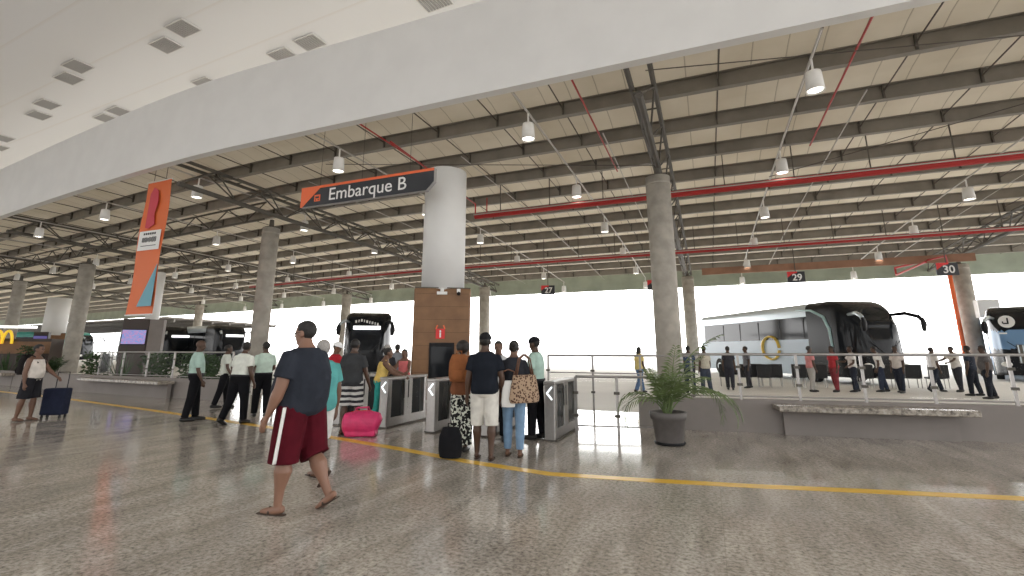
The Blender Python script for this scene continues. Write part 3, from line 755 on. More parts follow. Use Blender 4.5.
for i, (px, d_, h_, l) in enumerate(((196, 19.5, .95, 'leafy shrub behind the railing left of the first guard'), (160, 20, .95, 'leafy shrub behind the railing right of the kiosk'), (215, 18.5, .9, 'leafy shrub behind the railing between the first two guards'),
                                     (100, 24, .95, 'leafy shrub behind the railing right of the left column'), (30, 33, 1.2, 'leafy shrub behind the man with the suitcase'))):
    random.seed(20 + i); c = D(px, d_)
    e = empty('leafy_shrub', (c[0], c[1], 0), label=l, cat='plant')
    m = MB()
    for k in range(9):
        az = random.uniform(0, 6.28); t = random.uniform(.1, .5); m.tube([(0, 0, 0), (math.cos(az) * t, math.sin(az) * t, h_ * random.uniform(.7, 1.1))], [.015, .005], 5)
    m.build('stems', M['leaf_dark'], e)
    m = MB()
    for k in range(480):
        az = random.uniform(0, 6.28); r_ = .55 * math.sqrt(random.random()); z = h_ * random.uniform(.35, 1.45); p = Vector((math.cos(az) * r_, math.sin(az) * r_, z))
        a_ = Vector((random.gauss(0, 1), random.gauss(0, 1), random.gauss(0, .6))).normalized(); b_ = a_.orthogonal().normalized(); l2 = .19
        m.bm.faces.new([m.bm.verts.new(x) for x in (p, p + a_ * l2 * .5 + b_ * .045, p + a_ * l2, p + a_ * l2 * .5 - b_ * .045)])
    m.build('foliage', M['leaf_dark'], e)
# ------------------------------------------------------------------ people
SK = {'dark': mat('deep brown skin', (.075, .038, .022), .5), 'brown': mat('brown skin', (.14, .07, .042), .5), 'tan': mat('tan skin', (.23, .12, .078), .5)}
M['hair'] = mat('black hair', (.012, .010, .009), .6, 0, .3, 60, .3)
M['greyhair'] = mat('grey hair', (.35, .33, .31), .6, 0, .2, 60, .3)
M['shoe'] = mat('black leather shoe', (.012, .011, .011), .35)
M['sandal'] = mat('brown sandal', (.05, .03, .02), .6)
CM = {}
def cloth(c, v=.10):
    if c not in CM: CM[c] = mat('cloth %d' % len(CM), c, .9, 0, v, 9, .35, spec=.12)
    return CM[c]
def pattern(name, c1, c2, kind='spots', sc=14):
    m = mat(name, c1, .9, spec=.12); nt = m.node_tree; N = nt.nodes; L = nt.links; b = N['Principled BSDF']
    tc = N.new('ShaderNodeTexCoord')
    if kind == 'bands':
        t = N.new('ShaderNodeTexWave'); t.bands_direction = 'Z'; t.inputs['Scale'].default_value = sc; t.inputs['Distortion'].default_value = 2
    elif kind == 'check':
        t = N.new('ShaderNodeTexVoronoi'); t.inputs['Scale'].default_value = sc
    else:
        t = N.new('ShaderNodeTexNoise'); t.inputs['Scale'].default_value = sc; t.inputs['Detail'].default_value = 1
    r = N.new('ShaderNodeValToRGB'); r.color_ramp.interpolation = 'CONSTANT'; e = r.color_ramp.elements
    e[0].color = (*c1, 1); e[1].position = {'bands': .5, 'check': .42}.get(kind, .52); e[1].color = (*c2, 1)
    L.new(tc.outputs['Object'], t.inputs['Vector']); L.new(t.outputs['Distance' if kind == 'check' else 'Fac'], r.inputs[0]); L.new(r.outputs[0], b.inputs['Base Color'])
    return m

def V(*a): return Vector(a)
def ringtube(m, rings, seg=20):
    """closed loft through elliptical rings: (centre, half depth x, half width y, tilt)"""
    rr = []
    for c, rx, ry, ti in rings:
        mt = Matrix.Rotation(ti, 3, 'Y'); ring = []
        for k in range(seg):
            a = 2 * math.pi * k / seg
            ca, sa = math.cos(a), math.sin(a)
            q = .88
            p = V(math.copysign(abs(ca) ** q, ca) * rx, math.copysign(abs(sa) ** q, sa) * ry, 0)
            ring.append(m.bm.verts.new(c + mt @ p))
        rr.append(ring)
    for i in range(len(rr) - 1):
        for k in range(seg): m.bm.faces.new((rr[i][k], rr[i][(k + 1) % seg], rr[i + 1][(k + 1) % seg], rr[i + 1][k]))
    m.bm.faces.new(rr[0][::-1]); m.bm.faces.new(rr[-1])

def person(label, loc, face, h=1.72, skin='brown', legs=((6, 4), (-6, 6)), arms=((0, 8, 12), (0, 8, 12)), lean=0, wide=1.0, belly=0.0, female=False,
           top=((.1, .1, .1), 'short'), bottom=((.05, .05, .05), 'long'), hair='short', hairm='hair', shoes='shoe', head_yaw=0, head_pitch=0, cap=None, q=.014, extra=None, sleeve=None, glasses=False):
    """face: heading in degrees, 0 = along the hall to the right, 90 = away from the viewer"""
    sc = h / 1.75
    root = empty('person', (loc[0], loc[1], 0), R(face), label=label, cat='person')
    T = Matrix.Rotation(R(lean), 3, 'Y'); PEL = V(0, 0, .95)
    def tr(p): return PEL + T @ (p - PEL)
    B = belly; Wd = wide
    # joints
    J = {}; lowest = 9
    for sd, (a, k) in zip((1, -1), legs):
        hip = V(0, sd * .092 * Wd, .92); a_, k_ = R(a), R(a - k)
        kn = hip + .43 * V(math.sin(a_), sd * .02, -math.cos(a_)); an = kn + .41 * V(math.sin(k_), 0, -math.cos(k_))
        J[sd] = (hip, kn, an); lowest = min(lowest, an.z)
    dz = .085 - lowest
    up = V(0, 0, dz)
    PEL = PEL + up
    for sd in (1, -1): J[sd] = tuple(p + up for p in J[sd])
    def TZ(x, y, z): return PEL + T @ (V(x, y, z + dz) - PEL)
    hw = 1.08 if female else 1.0; sw = .9 if female else 1.0
    tors = [(.84, .075, .13), (.88, .105, .165), (.94, .125, .178 * hw), (1.0, .12 + B * .05, .172 * hw), (1.08, .108 + B * .10, .150 if female else .16), (1.17, .108 + B * .09, .148 if female else .163), (1.27, .118 + B * .04, .165 * sw + .01), (1.34, .113, .178 * sw), (1.39, .098, .174 * sw), (1.425, .084, .150 * sw), (1.45, .073, .115 * sw), (1.475, .063, .082), (1.50, .055, .064)]
    def torso(m, add, z0=.8, z1=1.6, bw=1):
        rg = []
        for z, rx, ry in tors:
            if z0 <= z <= z1:
                cx = B * .05 * math.exp(-((z - 1.08) / .12) ** 2) - .01
                Wz = Wd if z < 1.2 else 1 + (Wd - 1) * max(.45, 1 - (z - 1.2) * 2.4)
                rg.append((TZ(cx, 0, z), rx * (1 + (Wd - 1) * .8) + add, ry * Wz + add, R(lean)))
        ringtube(m, rg)
    AJ = {}
    for sd, (a, b, e) in zip((1, -1), arms):
        sh = TZ(-.005, sd * .172 * (1 + (Wd - 1) * .62) * sw, 1.375); a_, b_ = R(a), R(b)
        d1 = V(math.sin(a_) * math.cos(b_), sd * math.sin(b_), -math.cos(a_) * math.cos(b_)); a2 = R(a + e); b2 = b_ * .4 if e < 60 else -b_ * .6
        d2 = V(math.sin(a2) * math.cos(b2), sd * math.sin(b2), -math.cos(a2) * math.cos(b2))
        el = sh + d1 * .285; wr = el + d2 * .245
        AJ[sd] = (sh, el, wr, d2)
    # body : one continuous surface
    m = MB(); torso(m, 0)
    thick = Wd if Wd > 1 else 1
    for sd in (1, -1):
        hp, kn, an = J[sd]
        m.tube([hp + V(0, 0, .04), hp.lerp(kn, .35), hp.lerp(kn, .75), kn, kn.lerp(an, .3) + V(-.012, 0, 0), kn.lerp(an, .7), an], [.088 * thick, .084 * thick, .062 * thick, .055, .060 * thick, .045, .036], 14, round_=True)
        s_ = (an - kn).normalized(); fwd = V(-s_.z, 0, s_.x) if abs(s_.z) > .05 else V(1, 0, 0)
        if fwd.x < 0: fwd = -fwd
        flat = an.z < .12
        fd = V(1, 0, -.0) if flat else fwd
        dn = V(0, 0, -1) if flat else s_
        J[sd] = (hp, kn, an, fd, dn)
        m.tube([an + dn * .035 - fd * .045, an + dn * .05 + fd * .02, an + dn * .06 + fd * .10, an + dn * .065 + fd * .16], [.036, .04, .034, .022], 10, round_=True)
        sh, el, wr, d2 = AJ[sd]
        m.tube([sh, sh.lerp(el, .4), el, el.lerp(wr, .3), wr], [.056 * thick, .050 * thick, .040 * thick, .042 * thick, .027], 12, round_=True)
        # hand: palm, four fingers, thumb
        side = V(0, -sd, 0); nrm = d2.cross(side)
        if nrm.length < .1: nrm = V(1, 0, 0)
        nrm.normalize(); wdir = V(1, 0, 0) - d2 * d2.x
        wdir = wdir.normalized() if wdir.length > .2 else V(0, 0, 1)
        inn = V(0, -sd, 0)
        palm_c = wr + d2 * .05
        m.tube([wr + wdir * .0, palm_c, wr + d2 * .09], [.028, .036, .034], 10, sq=(.95, .6) if abs(d2.z) > .5 else (.8, .8), round_=True)
        for f_, ln in zip((-1.5, -.5, .5, 1.5), (.060, .075, .082, .072)):
            b0 = wr + d2 * .09 + wdir * f_ * .0185
            m.tube([b0, b0 + d2 * ln * .5 + inn * .004, b0 + d2 * ln * .85 + inn * .02, b0 + d2 * ln * .95 + inn * .035], [.0095, .009, .008, .007], 7, round_=True)
        b0 = wr + d2 * .03 + wdir * .03
        m.tube([b0, b0 + d2 * .035 + wdir * .02 + inn * .01, b0 + d2 * .07 + wdir * .018 + inn * .02], [.012, .011, .009], 7, round_=True)
    HC = TZ(.018, 0, 1.612); Hr = Matrix.Rotation(R(head_yaw), 3, 'Z') @ Matrix.Rotation(R(head_pitch), 3, 'Y')
    def HP(x, y, z): return HC + Hr @ V(x, y, z)
    m.tube([TZ(-.015, 0, 1.42), TZ(-.005, 0, 1.48), HP(-.01, 0, -.05)], [.066, .060 * (1 + (Wd - 1) * .8), .057], 12, round_=True)
    m.ell(HP(-.008, 0, .03), (.098, .077, .092), Hr); m.ell(HP(.022, 0, -.035), (.070, .062, .085), Hr); m.ell(HP(.05, 0, -.088), (.034, .036, .026), Hr)
    m.ell(HP(.092, 0, -.015), (.022, .012, .024), Hr); m.ell(HP(.083, 0, .012), (.012, .010, .03), Hr)
    m.ell(HP(.078, 0, -.058), (.016, .026, .012), Hr); m.ell(HP(.072, 0, .03), (.020, .055, .012), Hr)
    for sd in (1, -1): m.ell(HP(-.008, sd * .079, -.005), (.022, .010, .033), Hr)
    body = m.build('body', SK[skin], root, vox=q, sm=2)
    m = MB()
    for sd in (1, -1): m.ell(HP(.083, sd * .031, .010), (.011, .015, .008), Hr, 8, 6)
    ey = m.build('eyes', M['black'], body)
    if glasses:
        m = MB()
        for sd in (1, -1):
            m.tube([HP(.098, sd * (.033 + .022 * math.cos(t)), .01 + .017 * math.sin(t)) for t in [math.pi * k / 6 for k in range(13)]], .0025, 4)
            m.tube([HP(.096, sd * .056, .016), HP(.0, sd * .084, .012)], .0025, 4)
        m.tube([HP(.1, -.012, .012), HP(.1, .012, .012)], .0025, 4)
        m.build('glasses', M['black'], root)
    # hair
    if hair and hair != 'bald':
        m = MB()
        vs = m.ell(HP(-.014, 0, .034), (.106, .084, .099), Hr, 28, 18)
        Hi = Hr.transposed()
        for v in vs:
            l = Hi @ (v.co - HC)
            face_ = l.x > .035 and l.z < .075; low = l.z < (-.055 if hair != 'long' else -.09); side = abs(l.y) > .06 and l.z < .02 and l.x > -.03
            if face_ or low or side: l = V(l.x * .78, l.y * .78, l.z * .80 + .004)
            v.co = HC + Hr @ l
        if hair == 'bun': m.ell(HP(-.10, 0, .07), (.05, .05, .05), Hr)
        if hair == 'long':
            m.tube([HP(-.05, 0, .02), HP(-.085, 0, -.08), HP(-.095, 0, -.20)], [.085, .075, .045], 12, sq=(1, .5), round_=True)
        if hair == 'afro': m.ell(HP(-.03, 0, .05), (.125, .115, .115), Hr)
        if hair == 'pony': m.tube([HP(-.09, 0, .06), HP(-.13, 0, -.02), HP(-.12, 0, -.13)], [.035, .035, .015], 8, round_=True)
        m.build('hair', M[hairm], root, smooth=True)
    if cap:
        cm = cloth(cap, .03); m = MB()
        vs = m.ell(HP(-.012, 0, .052), (.115, .094, .098), Hr, 24, 14); Hi = Hr.transposed()
        for v in vs:
            l = Hi @ (v.co - HC)
            if l.z < .045: l.z = .045 + (l.z - .045) * .05
            v.co = HC + Hr @ l
        m.tube([HP(.08, 0, .05), HP(.13, 0, .048), HP(.165, 0, .040)], [.075, .07, .05], 14, sq=(1, .10), round_=False)
        m.build('cap', cm, root, smooth=True)
    # top garment
    tcm, ts = top[0], top[1]
    tm = tcm if not isinstance(tcm, tuple) else cloth(tcm)
    m = MB(); z0 = (.84 if ts == 'loose' else .87) if ts != 'tucked' else .98
    if ts in ('tank',): torso(m, .014, .87, 1.40)
    else: torso(m, .018 + (.008 if ts == 'loose' else 0), z0, 1.48)
    slf = {'short': .62, 'tucked': .66, 'loose': .66, 'tank': 0, 'longs': 2}[ts] if sleeve is None else sleeve
    for sd in (1, -1):
        sh, el, wr, d2 = AJ[sd]
        if slf and slf <= 1:
            e_ = sh.lerp(el, slf); m.tube([sh.lerp(TZ(0, 0, 1.38), .35), sh + V(0, 0, .0), sh.lerp(el, slf * .5), e_], [.066 * thick, .070 * thick, .070 * thick, .072 * thick], 14)
        elif slf > 1:
            m.tube([sh.lerp(TZ(0, 0, 1.38), .3), sh, sh.lerp(el, .5), el, el.lerp(wr, .5), el.lerp(wr, .95)], [.066 * thick, .068 * thick, .062 * thick, .052, .047, .04], 14)
        else:
            m.tube([TZ(.05, sd * .09, 1.36), TZ(0.0, sd * .10, 1.43), TZ(-.06, sd * .09, 1.36)], .035, 8)
    g = m.build('shirt' if not female else 'blouse', tm, root, vox=q, sm=3)
    # bottom garment
    bcm, bs = bottom; bm_ = bcm if not isinstance(bcm, tuple) else cloth(bcm)
    m = MB(); torso(m, .014 if ts != 'tucked' else .020, .84, 1.03)
    for sd in (1, -1):
        hp, kn, an, fd, dn = J[sd]
        if bs == 'short': pp = [hp + V(0, 0, .03), hp.lerp(kn, .5), hp.lerp(kn, .98)]; rr = [.108 * thick, .108 * thick, .112 * thick]
        elif bs == 'vshort': pp = [hp + V(0, 0, .03), hp.lerp(kn, .4), hp.lerp(kn, .62)]; rr = [.106 * thick, .104 * thick, .104 * thick]
        elif bs == 'knee': pp = [hp + V(0, 0, .03), hp.lerp(kn, .5), kn, kn.lerp(an, .12)]; rr = [.104 * thick, .098 * thick, .090 * thick, .090 * thick] if Wd < 1.2 else [.108 * thick, .106 * thick, .10 * thick, .102 * thick]
        elif bs == 'wide': pp = [hp + V(0, 0, .03), hp.lerp(kn, .5), kn, kn.lerp(an, .5), kn.lerp(an, .95)]; rr = [.105, .105, .10, .10, .108]
        elif bs == 'slim': pp = [hp + V(0, 0, .03), hp.lerp(kn, .5), kn, kn.lerp(an, .4), kn.lerp(an, .95)]; rr = [.100 * thick, .092 * thick, .076, .074, .056]
        else: pp = [hp + V(0, 0, .03), hp.lerp(kn, .5), kn, kn.lerp(an, .5), kn.lerp(an, 1.0)]; rr = [.106 * thick, .100 * thick, .088, .080, .072]
        m.tube(pp, rr, 14)
    nm = 'shorts' if bs in ('short', 'vshort', 'knee') else 'trousers'
    gb = m.build(nm, bm_, root, vox=q, sm=3)
    if ts == 'tucked':
        m = MB(); ringtube(m, [(TZ(-.01, 0, z), .148 * (1 + (Wd - 1) * .8) + B * .05, .196 * Wd * hw, R(lean)) for z in (.985, 1.02)]); m.build('belt', M['black'], gb)
    # shoes
    for sd in (1, -1):
        hp, kn, an, fd, dn = J[sd]
        m = MB()
        if shoes == 'sandal':
            m.tube([an + dn * .078 - fd * .06, an + dn * .078 + fd * .05, an + dn * .080 + fd * .18], [.036, .042, .036], 12, sq=(1, .22), round_=True)
            sl_ = m.build('sandal', M['sandal'], root, smooth=True)
            m = MB(); m.tube([an + dn * .07 + fd * .06 + V(0, .045, 0), an + dn * .022 + fd * .08, an + dn * .07 + fd * .06 + V(0, -.045, 0)], .010, 6); m.build('strap', M['sandal'], sl_, smooth=True)
        else:
            m.tube([an + dn * .035 - fd * .055, an + dn * .042 + fd * .03, an + dn * .052 + fd * .12, an + dn * .058 + fd * .18], [.046, .049, .042, .032], 12, round_=True)
            m.build('shoe', cloth(shoes) if isinstance(shoes, tuple) else M[shoes], root, vox=q * .8, sm=1)
    for c in [o for o in COL.objects if o.parent == root]: pass
    root.scale = (sc, sc, sc)
    if extra: extra(root, TZ, J, AJ, HP)
    return root

def pk(color, size=(.16, .30, .42), z=1.22, straps=True):
    def f(root, TZ, J, AJ, HP):
        pass
    return f
def backpack(loc, face, z, size, mt, label, h=1.7, straps=True, tilt=0):
    e = empty('backpack', (loc[0], loc[1], 0), R(face), label=label, cat='backpack')
    sx, sy, sz = size
    m = MB(); m.tube([(0, 0, z), (0, 0, z + sz * .25), (0, 0, z + sz * .7), (0, 0, z + sz)], [sy * .44, sy * .5, sy * .48, sy * .34], 18, sq=(1, sx / sy), round_=False)
    b = m.build('bag', mt, e, vox=.012, sm=4)
    m = MB(); m.tube([(-sx * .45, 0, z + .03), (-sx * .52, 0, z + sz * .2), (-sx * .45, 0, z + sz * .42)], [sy * .30, sy * .34, sy * .28], 14, sq=(1, .3)); m.build('front_pocket', mt, e, vox=.012, sm=3)
    m = MB(); m.tube([(0, -.04, z + sz), (0, -.04, z + sz + .05), (0, .04, z + sz + .05), (0, .04, z + sz)], .010, 6); m.build('handle', mt, e, smooth=True)
    if straps:
        for sd in (1, -1):
            m = MB(); s_ = h / 1.75
            m.tube([(sx * .3, sd * .09, z + sz * .9), (sx * .5 + .04, sd * .11, 1.49 * s_), (sx * .5 + .16, sd * .115, 1.44 * s_), (sx * .5 + .245, sd * .12, 1.30 * s_), (sx * .5 + .20, sd * .16, 1.12 * s_), (sx * .3, sd * .13, z + .05)], .022, 8, sq=(1, .5)); m.build('strap', mt, e, smooth=True)
    return e

navy = (.026, .030, .040)
MINT = (.38, .52, .46); BLK = (.009, .009, .011)
A0 = 90 + 21.8     # heading straight away from the viewer
def side_stripe(root, TZ, J, AJ, HP):
    hp, kn = J[1][0], J[1][1]; m = MB(); P = []
    for t in (-.05, .2, .4, .6, .8, 1.0, 1.08):
        P.append(hp + (kn - hp) * t + V(-.03, .108 * 1.36 + .004, 0) * (1 if t > .1 else 1.02))
    m.tube(P, [.024] * 7, 8, sq=(1.0, .35)); m.build('white_side_stripe', cloth((.75, .74, .72), .03), root, True)
# 1 big man in the foreground, walking left
p = G(283, 516)
big = person('large man in navy tee and long maroon shorts walking left in the foreground', G(293, 511), 180 + 21.8 - 15, 1.86, 'tan', legs=((6, 3), (-9, 20)), arms=((6, 14, 14), (-6, 14, 22)), wide=1.36, belly=.8,
       top=(navy, 'loose'), bottom=((.075, .006, .012), 'knee'), shoes='sandal', head_yaw=8, head_pitch=4, q=.010, glasses=True, lean=2, extra=side_stripe)
# 2 person in teal shirt behind
person('grey haired person in teal shirt half hidden behind the large man', G(313, 481), 180 + 21.8 - 40, 1.70, 'brown', legs=((-20, 25), (14, 5)), arms=((5, 10, 20), (-5, 10, 15)), wide=1.12, belly=.3, top=((.10, .34, .33), 'loose'), bottom=((.62, .62, .60), 'short'), hairm='greyhair', shoes='sandal', q=.012)
# 3 man with the suitcase
p = G(24, 421)
person('man in white tank top and dark shorts pulling a suitcase at left', p, 21.8 + 10, 1.68, 'brown', legs=((4, 4), (-5, 5)), arms=((32, 12, 15), (-4, 10, 14)), wide=1.12, belly=.45, top=((.62, .57, .52), 'tank'), bottom=((.02, .02, .024), 'short'), shoes='sandal', q=.014)
backpack((p[0] - .20, p[1] - .10), 21.8 + 10, 1.0, (.18, .34, .44), cloth((.02, .018, .018)), 'black backpack worn by the man in the white tank top')
# guards
person('guard in mint shirt standing in profile, leftmost of the three uniformed guards', G(190, 421), 21.8 + 35, 1.78, 'dark', legs=((7, 2), (-6, 4)), arms=((2, 6, 18), (4, 6, 18)), top=(MINT, 'tucked'), bottom=(BLK, 'long'), hair='bald', head_yaw=-10, head_pitch=8, belly=.3, q=.013, sleeve=.85)
person('guard in white shirt seen from behind, middle of the uniformed guards', G(235, 424), A0 - 15, 1.74, 'dark', legs=((-12, 14), (8, 4)), arms=((8, 22, 20), (-10, 16, 30)), top=((.66, .68, .62), 'tucked'), bottom=(BLK, 'long'), head_yaw=20, wide=1.12, belly=.2, q=.013, lean=6)
person('guard in pale shirt at the column, rightmost of the three uniformed guards', G(259, 417), A0 + 40, 1.75, 'dark', legs=((8, 4), (-8, 6)), arms=((0, 14, 12), (20, 14, 55)), top=((.50, .62, .54), 'tucked'), bottom=(BLK, 'long'), head_yaw=12, q=.013)
person('man in pale shirt hidden behind the middle guard', G(221, 408), A0 - 60, 1.70, 'dark', legs=((10, 4), (-10, 6)), arms=((25, 20, 20), (10, 10, 20)), top=((.55, .58, .52), 'short'), bottom=(BLK, 'long'), q=.016)
# queue at the left gates
m_str = pattern('striped shorts', (.03, .03, .035), (.5, .5, .48), 'bands', 3.2)
person('man in charcoal tee and striped swim shorts beside the pink bag', G(349, 434), A0 - 10, 1.76, 'dark', legs=((-4, 3), (5, 3)), arms=((0, 12, 12), (12, 12, 16)), wide=1.08, top=((.045, .047, .05), 'short'), bottom=(m_str, 'short'), shoes='sandal', q=.013, head_pitch=12)
person('woman in yellow top and teal trousers leaning toward the gate', G(378, 424), A0 - 75, 1.62, 'brown', legs=((8, 3), (-6, 3)), arms=((50, 8, 20), (40, 8, 30)), female=True, top=((.72, .52, .16), 'tank'), bottom=((.05, .38, .34), 'slim'), hair='bun', q=.014, lean=12, wide=1.12)
person('person in red shirt and white cap behind the man in striped shorts', G(331, 422), 21.8 - 10, 1.72, 'brown', top=((.35, .02, .03), 'short'), bottom=((.05, .06, .08), 'long'), cap=(.85, .85, .85), q=.016, head_pitch=18, arms=((25, 8, 60), (20, 8, 60)))
person('person in white headscarf carrying a dark pack beyond the gates', G(384, 411), A0 + 5, 1.66, 'brown', top=((.03, .03, .035), 'short'), bottom=((.03, .03, .035), 'long'), cap=(.80, .78, .74), hair='afro', hairm='greyhair', q=.016)
person('woman in pink top with dark hair standing behind the gates', G(402, 411), -100 + 21.8, 1.58, 'brown', female=True, top=((.60, .16, .16), 'tank'), bottom=((.05, .06, .09), 'slim'), hair='long', q=.016, arms=((30, 12, 45), (35, 14, 35)))
person('man in grey shirt walking away far beyond the gates', G(395, 401), A0, 1.74, 'dark', top=((.20, .21, .23), 'short'), bottom=((.03, .03, .04), 'long'), q=.02)
# queue at the middle
m_flo = pattern('black and white floral cloth', (.02, .02, .02), (.68, .70, .62), 'spots', 22)
p = G(461, 451)
person('woman with dark hair and black and white floral trousers', p, A0 - 12, 1.68, 'dark', legs=((4, 3), (-5, 4)), arms=((10, 8, 40), (10, 10, 30)), female=True, top=((.20, .08, .04), 'short'), bottom=(m_flo, 'wide'), hair='afro', q=.013)
an = R(A0 - 12)
backpack((p[0] - .20 * math.cos(an), p[1] - .20 * math.sin(an)), A0 - 12, 1.06, (.17, .34, .42), cloth((.28, .105, .042)), 'brown leather backpack worn by the woman in floral trousers', straps=True)
p15 = G(484, 459)
person('man in black polo, dark cap and white shorts seen from behind', p15, A0 - 4, 1.80, 'dark', legs=((5, 4), (-4, 4)), arms=((-4, 12, 14), (0, 14, 16)), wide=1.08, top=((.014, .017, .024), 'short'), bottom=((.66, .64, .59), 'knee'), cap=(.02, .02, .022), shoes='sandal', q=.012)
p16 = G(514, 456)
person('woman in dark tee and blue jeans with hair pinned up', p16, A0 - 8, 1.70, 'brown', legs=((3, 4), (-4, 3)), arms=((0, 10, 12), (6, 18, 25)), female=True, top=((.035, .037, .045), 'short'), bottom=((.19, .30, .44), 'slim'), hair='bun', shoes='sandal', q=.012)
person('man in dark trousers facing the group from behind the gates', G(498, 440), -90 + 21.8, 1.72, 'brown', legs=((6, 3), (-6, 3)), top=((.50, .50, .50), 'short'), bottom=(BLK, 'long'), q=.015, hair='short')
person('guard in cap and mint shirt talking to the group at the gates', G(536, 439), 180 + 21.8 - 25, 1.78, 'dark', legs=((4, 3), (-5, 3)), arms=((4, 10, 40), (10, 10, 30)), top=(MINT, 'tucked'), bottom=(BLK, 'long'), cap=(.015, .015, .018), q=.013, belly=.25, head_pitch=10)
# far people on the platform
def far(px, fy, face, lab, topc, botc, **k):
    k.setdefault('q', .022)
    return person(lab, G(px, fy), face + 21.8, k.pop('h', 1.70), k.pop('skin', 'dark'), top=(topc, k.pop('ts', 'short')), bottom=(botc, k.pop('bs', 'long')), **k)
far(641, 393, 30, 'woman in yellow top and blue jeans walking beyond the glass', (.75, .62, .25), (.12, .2, .35), female=True, hair='long', legs=((18, 4), (-18, 10)))
far(691, 393, 90, 'person in dark blue top standing beside the slim column', (.06, .08, .14), (.05, .06, .08))
far(707, 393, 100, 'person with a pale pack standing right of the slim column', (.5, .46, .38), (.06, .07, .10), belly=.3)
far(731, 390, 60, 'person in dark clothes behind the empty black seats', (.05, .05, .06), (.04, .04, .05))
far(814, 392, 0, 'person in pink shirt standing before the coach side', (.6, .25, .25), (.4, .38, .36))
far(837, 392, 190, 'person in red patterned clothes by the coach door', (.45, .05, .06), (.25, .05, .06), female=True, hair='long')
far(856, 392, 170, 'man in white shirt and dark trousers by the coach front', (.72, .70, .68), (.03, .035, .05), arms=((10, 12, 50), (30, 12, 60)))
far(884, 392, 150, 'man in white shirt bending slightly, left of the pair before the mirror', (.72, .69, .66), (.04, .05, .08), lean=10)
far(902, 393, 200, 'man in pale shirt standing right of the pair before the mirror', (.62, .56, .52), (.03, .035, .05))
far(938, 392, 0, 'man in white shirt walking right between the two coaches', (.72, .69, .66), (.03, .035, .05), legs=((20, 4), (-20, 12)))
far(961, 392, 180, 'man in white shirt leaning toward the dark group', (.7, .66, .62), (.04, .04, .05), arms=((50, 10, 20), (55, 10, 20)), lean=8)
far(976, 396, 120, 'person in navy clothes in front of the right column', (.03, .035, .05), (.02, .022, .03), wide=1.15)
far(992, 399, 150, 'person in dark grey top nearest the blue coach', (.12, .11, .11), (.02, .022, .03), wide=1.2, belly=.4)
far(749, 388, 180, 'person in grey shirt seen over the black seats', (.2, .2, .22), (.05, .05, .06))

# bags and suitcases
def suitcase(loc, face, label):
    e = empty('suitcase', (loc[0], loc[1], 0), R(face), label=label, cat='suitcase')
    mt = cloth((.018, .022, .042))
    m = MB(); m.box((0, 0, .37), (.26, .46, .60), bev=.035); m.build('case', mt, e, True)
    m = MB(); m.box((-.135, 0, .30), (.03, .38, .36), bev=.012); m.build('front_pocket', mt, e)
    for x in (-.09, .09):
        for y in (-.18, .18): m = MB(); m.tube([(x, y - .015, .03), (x, y + .015, .03)], .03, 12); m.box((x, y, .055), (.03, .03, .04)); m.build('wheel', M['black'], e)
    m = MB(); m.tube([(.09, -.12, .66), (.09, -.12, 1.03), (.09, .12, 1.03), (.09, .12, .66)], .010, 6); m.build('handle', M['black'], e)
    return e
suitcase(G(53, 418), 21.8 + 100, 'dark blue wheeled suitcase pulled by the man in the white tank top')
def duffel(loc, face, label):
    e = empty('duffel_bag', (loc[0], loc[1], 0), R(face), label=label, cat='bag')
    mt = mat('pink nylon', (.58, .03, .13), .5, 0, .12, 6, .6)
    m = MB(); m.tube([(-.34, 0, .22), (-.30, 0, .22), (-.1, 0, .235), (.14, 0, .23), (.28, 0, .22), (.33, 0, .2)], [.12, .19, .205, .215, .19, .12], 20, sq=(.95, 1.0)); m.box((0, 0, .06), (.56, .30, .11), bev=.03)
    m.build('bag', mt, e, vox=.014, sm=4)
    for sy in (-.07, .07):
        m = MB(); m.tube([(-.14, sy * 1.8, .36), (-.10, sy, .50), (.10, sy, .50), (.14, sy * 1.8, .36)], .012, 6); m.build('handle', mt, e, smooth=True)
    m = MB(); m.tube([(-.31, 0, .40), (-.1, 0, .445), (.12, 0, .445), (.30, 0, .40)], .006, 5); m.build('zip', M['sign_red'], e)
duffel(G(361, 436), 21.8 + 5, 'bright pink duffel bag on the floor by the striped shorts man')
backpack(G(450, 459), A0 + 170, .02, (.22, .36, .42), cloth((.012, .012, .014)), 'black backpack standing on the floor at the yellow line', straps=False)
def tote(loc, face, z, label, mt, sz=(.13, .46, .34), strap=.35):
    e = empty('tote_bag', (loc[0], loc[1], 0), R(face), label=label, cat='bag')
    m = MB(); m.tube([(0, 0, z), (0, 0, z + .06), (0, 0, z + sz[2] * .6), (0, 0, z + sz[2])], [sz[1] * .50, sz[1] * .54, sz[1] * .48, sz[1] * .40], 22, sq=(1, sz[0] / sz[1]))
    m.build('bag', mt, e, vox=.012, sm=2)
    for x in (-.02, .03):
        m = MB(); m.tube([(x, -sz[1] * .3, z + sz[2] - .02), (x, -.09, z + sz[2] + strap * .8), (x, 0, z + sz[2] + strap), (x, .09, z + sz[2] + strap * .8), (x, sz[1] * .3, z + sz[2] - .02)], .011, 6); m.build('strap', M['sandal_'], e, smooth=True)
    return e
M['sandal_'] = mat('brown leather strap', (.14, .06, .03), .5)
m_tote = pattern('beige patterned cloth', (.09, .05, .035), (.36, .26, .18), 'check', 30)
tote((p16[0] + .21, p16[1] - .10), A0 - 8 + 40, .78, 'beige brown patterned shoulder bag of the woman in jeans', m_tote, (.16, .50, .40), .30)
m_pl = mat('white plastic bag', (.75, .75, .72), .4)
tote((p15[0] + .33, p15[1] + .12), A0, .72, 'white plastic bag hanging between the man in white shorts and the woman in jeans', m_pl, (.10, .20, .38), .16)

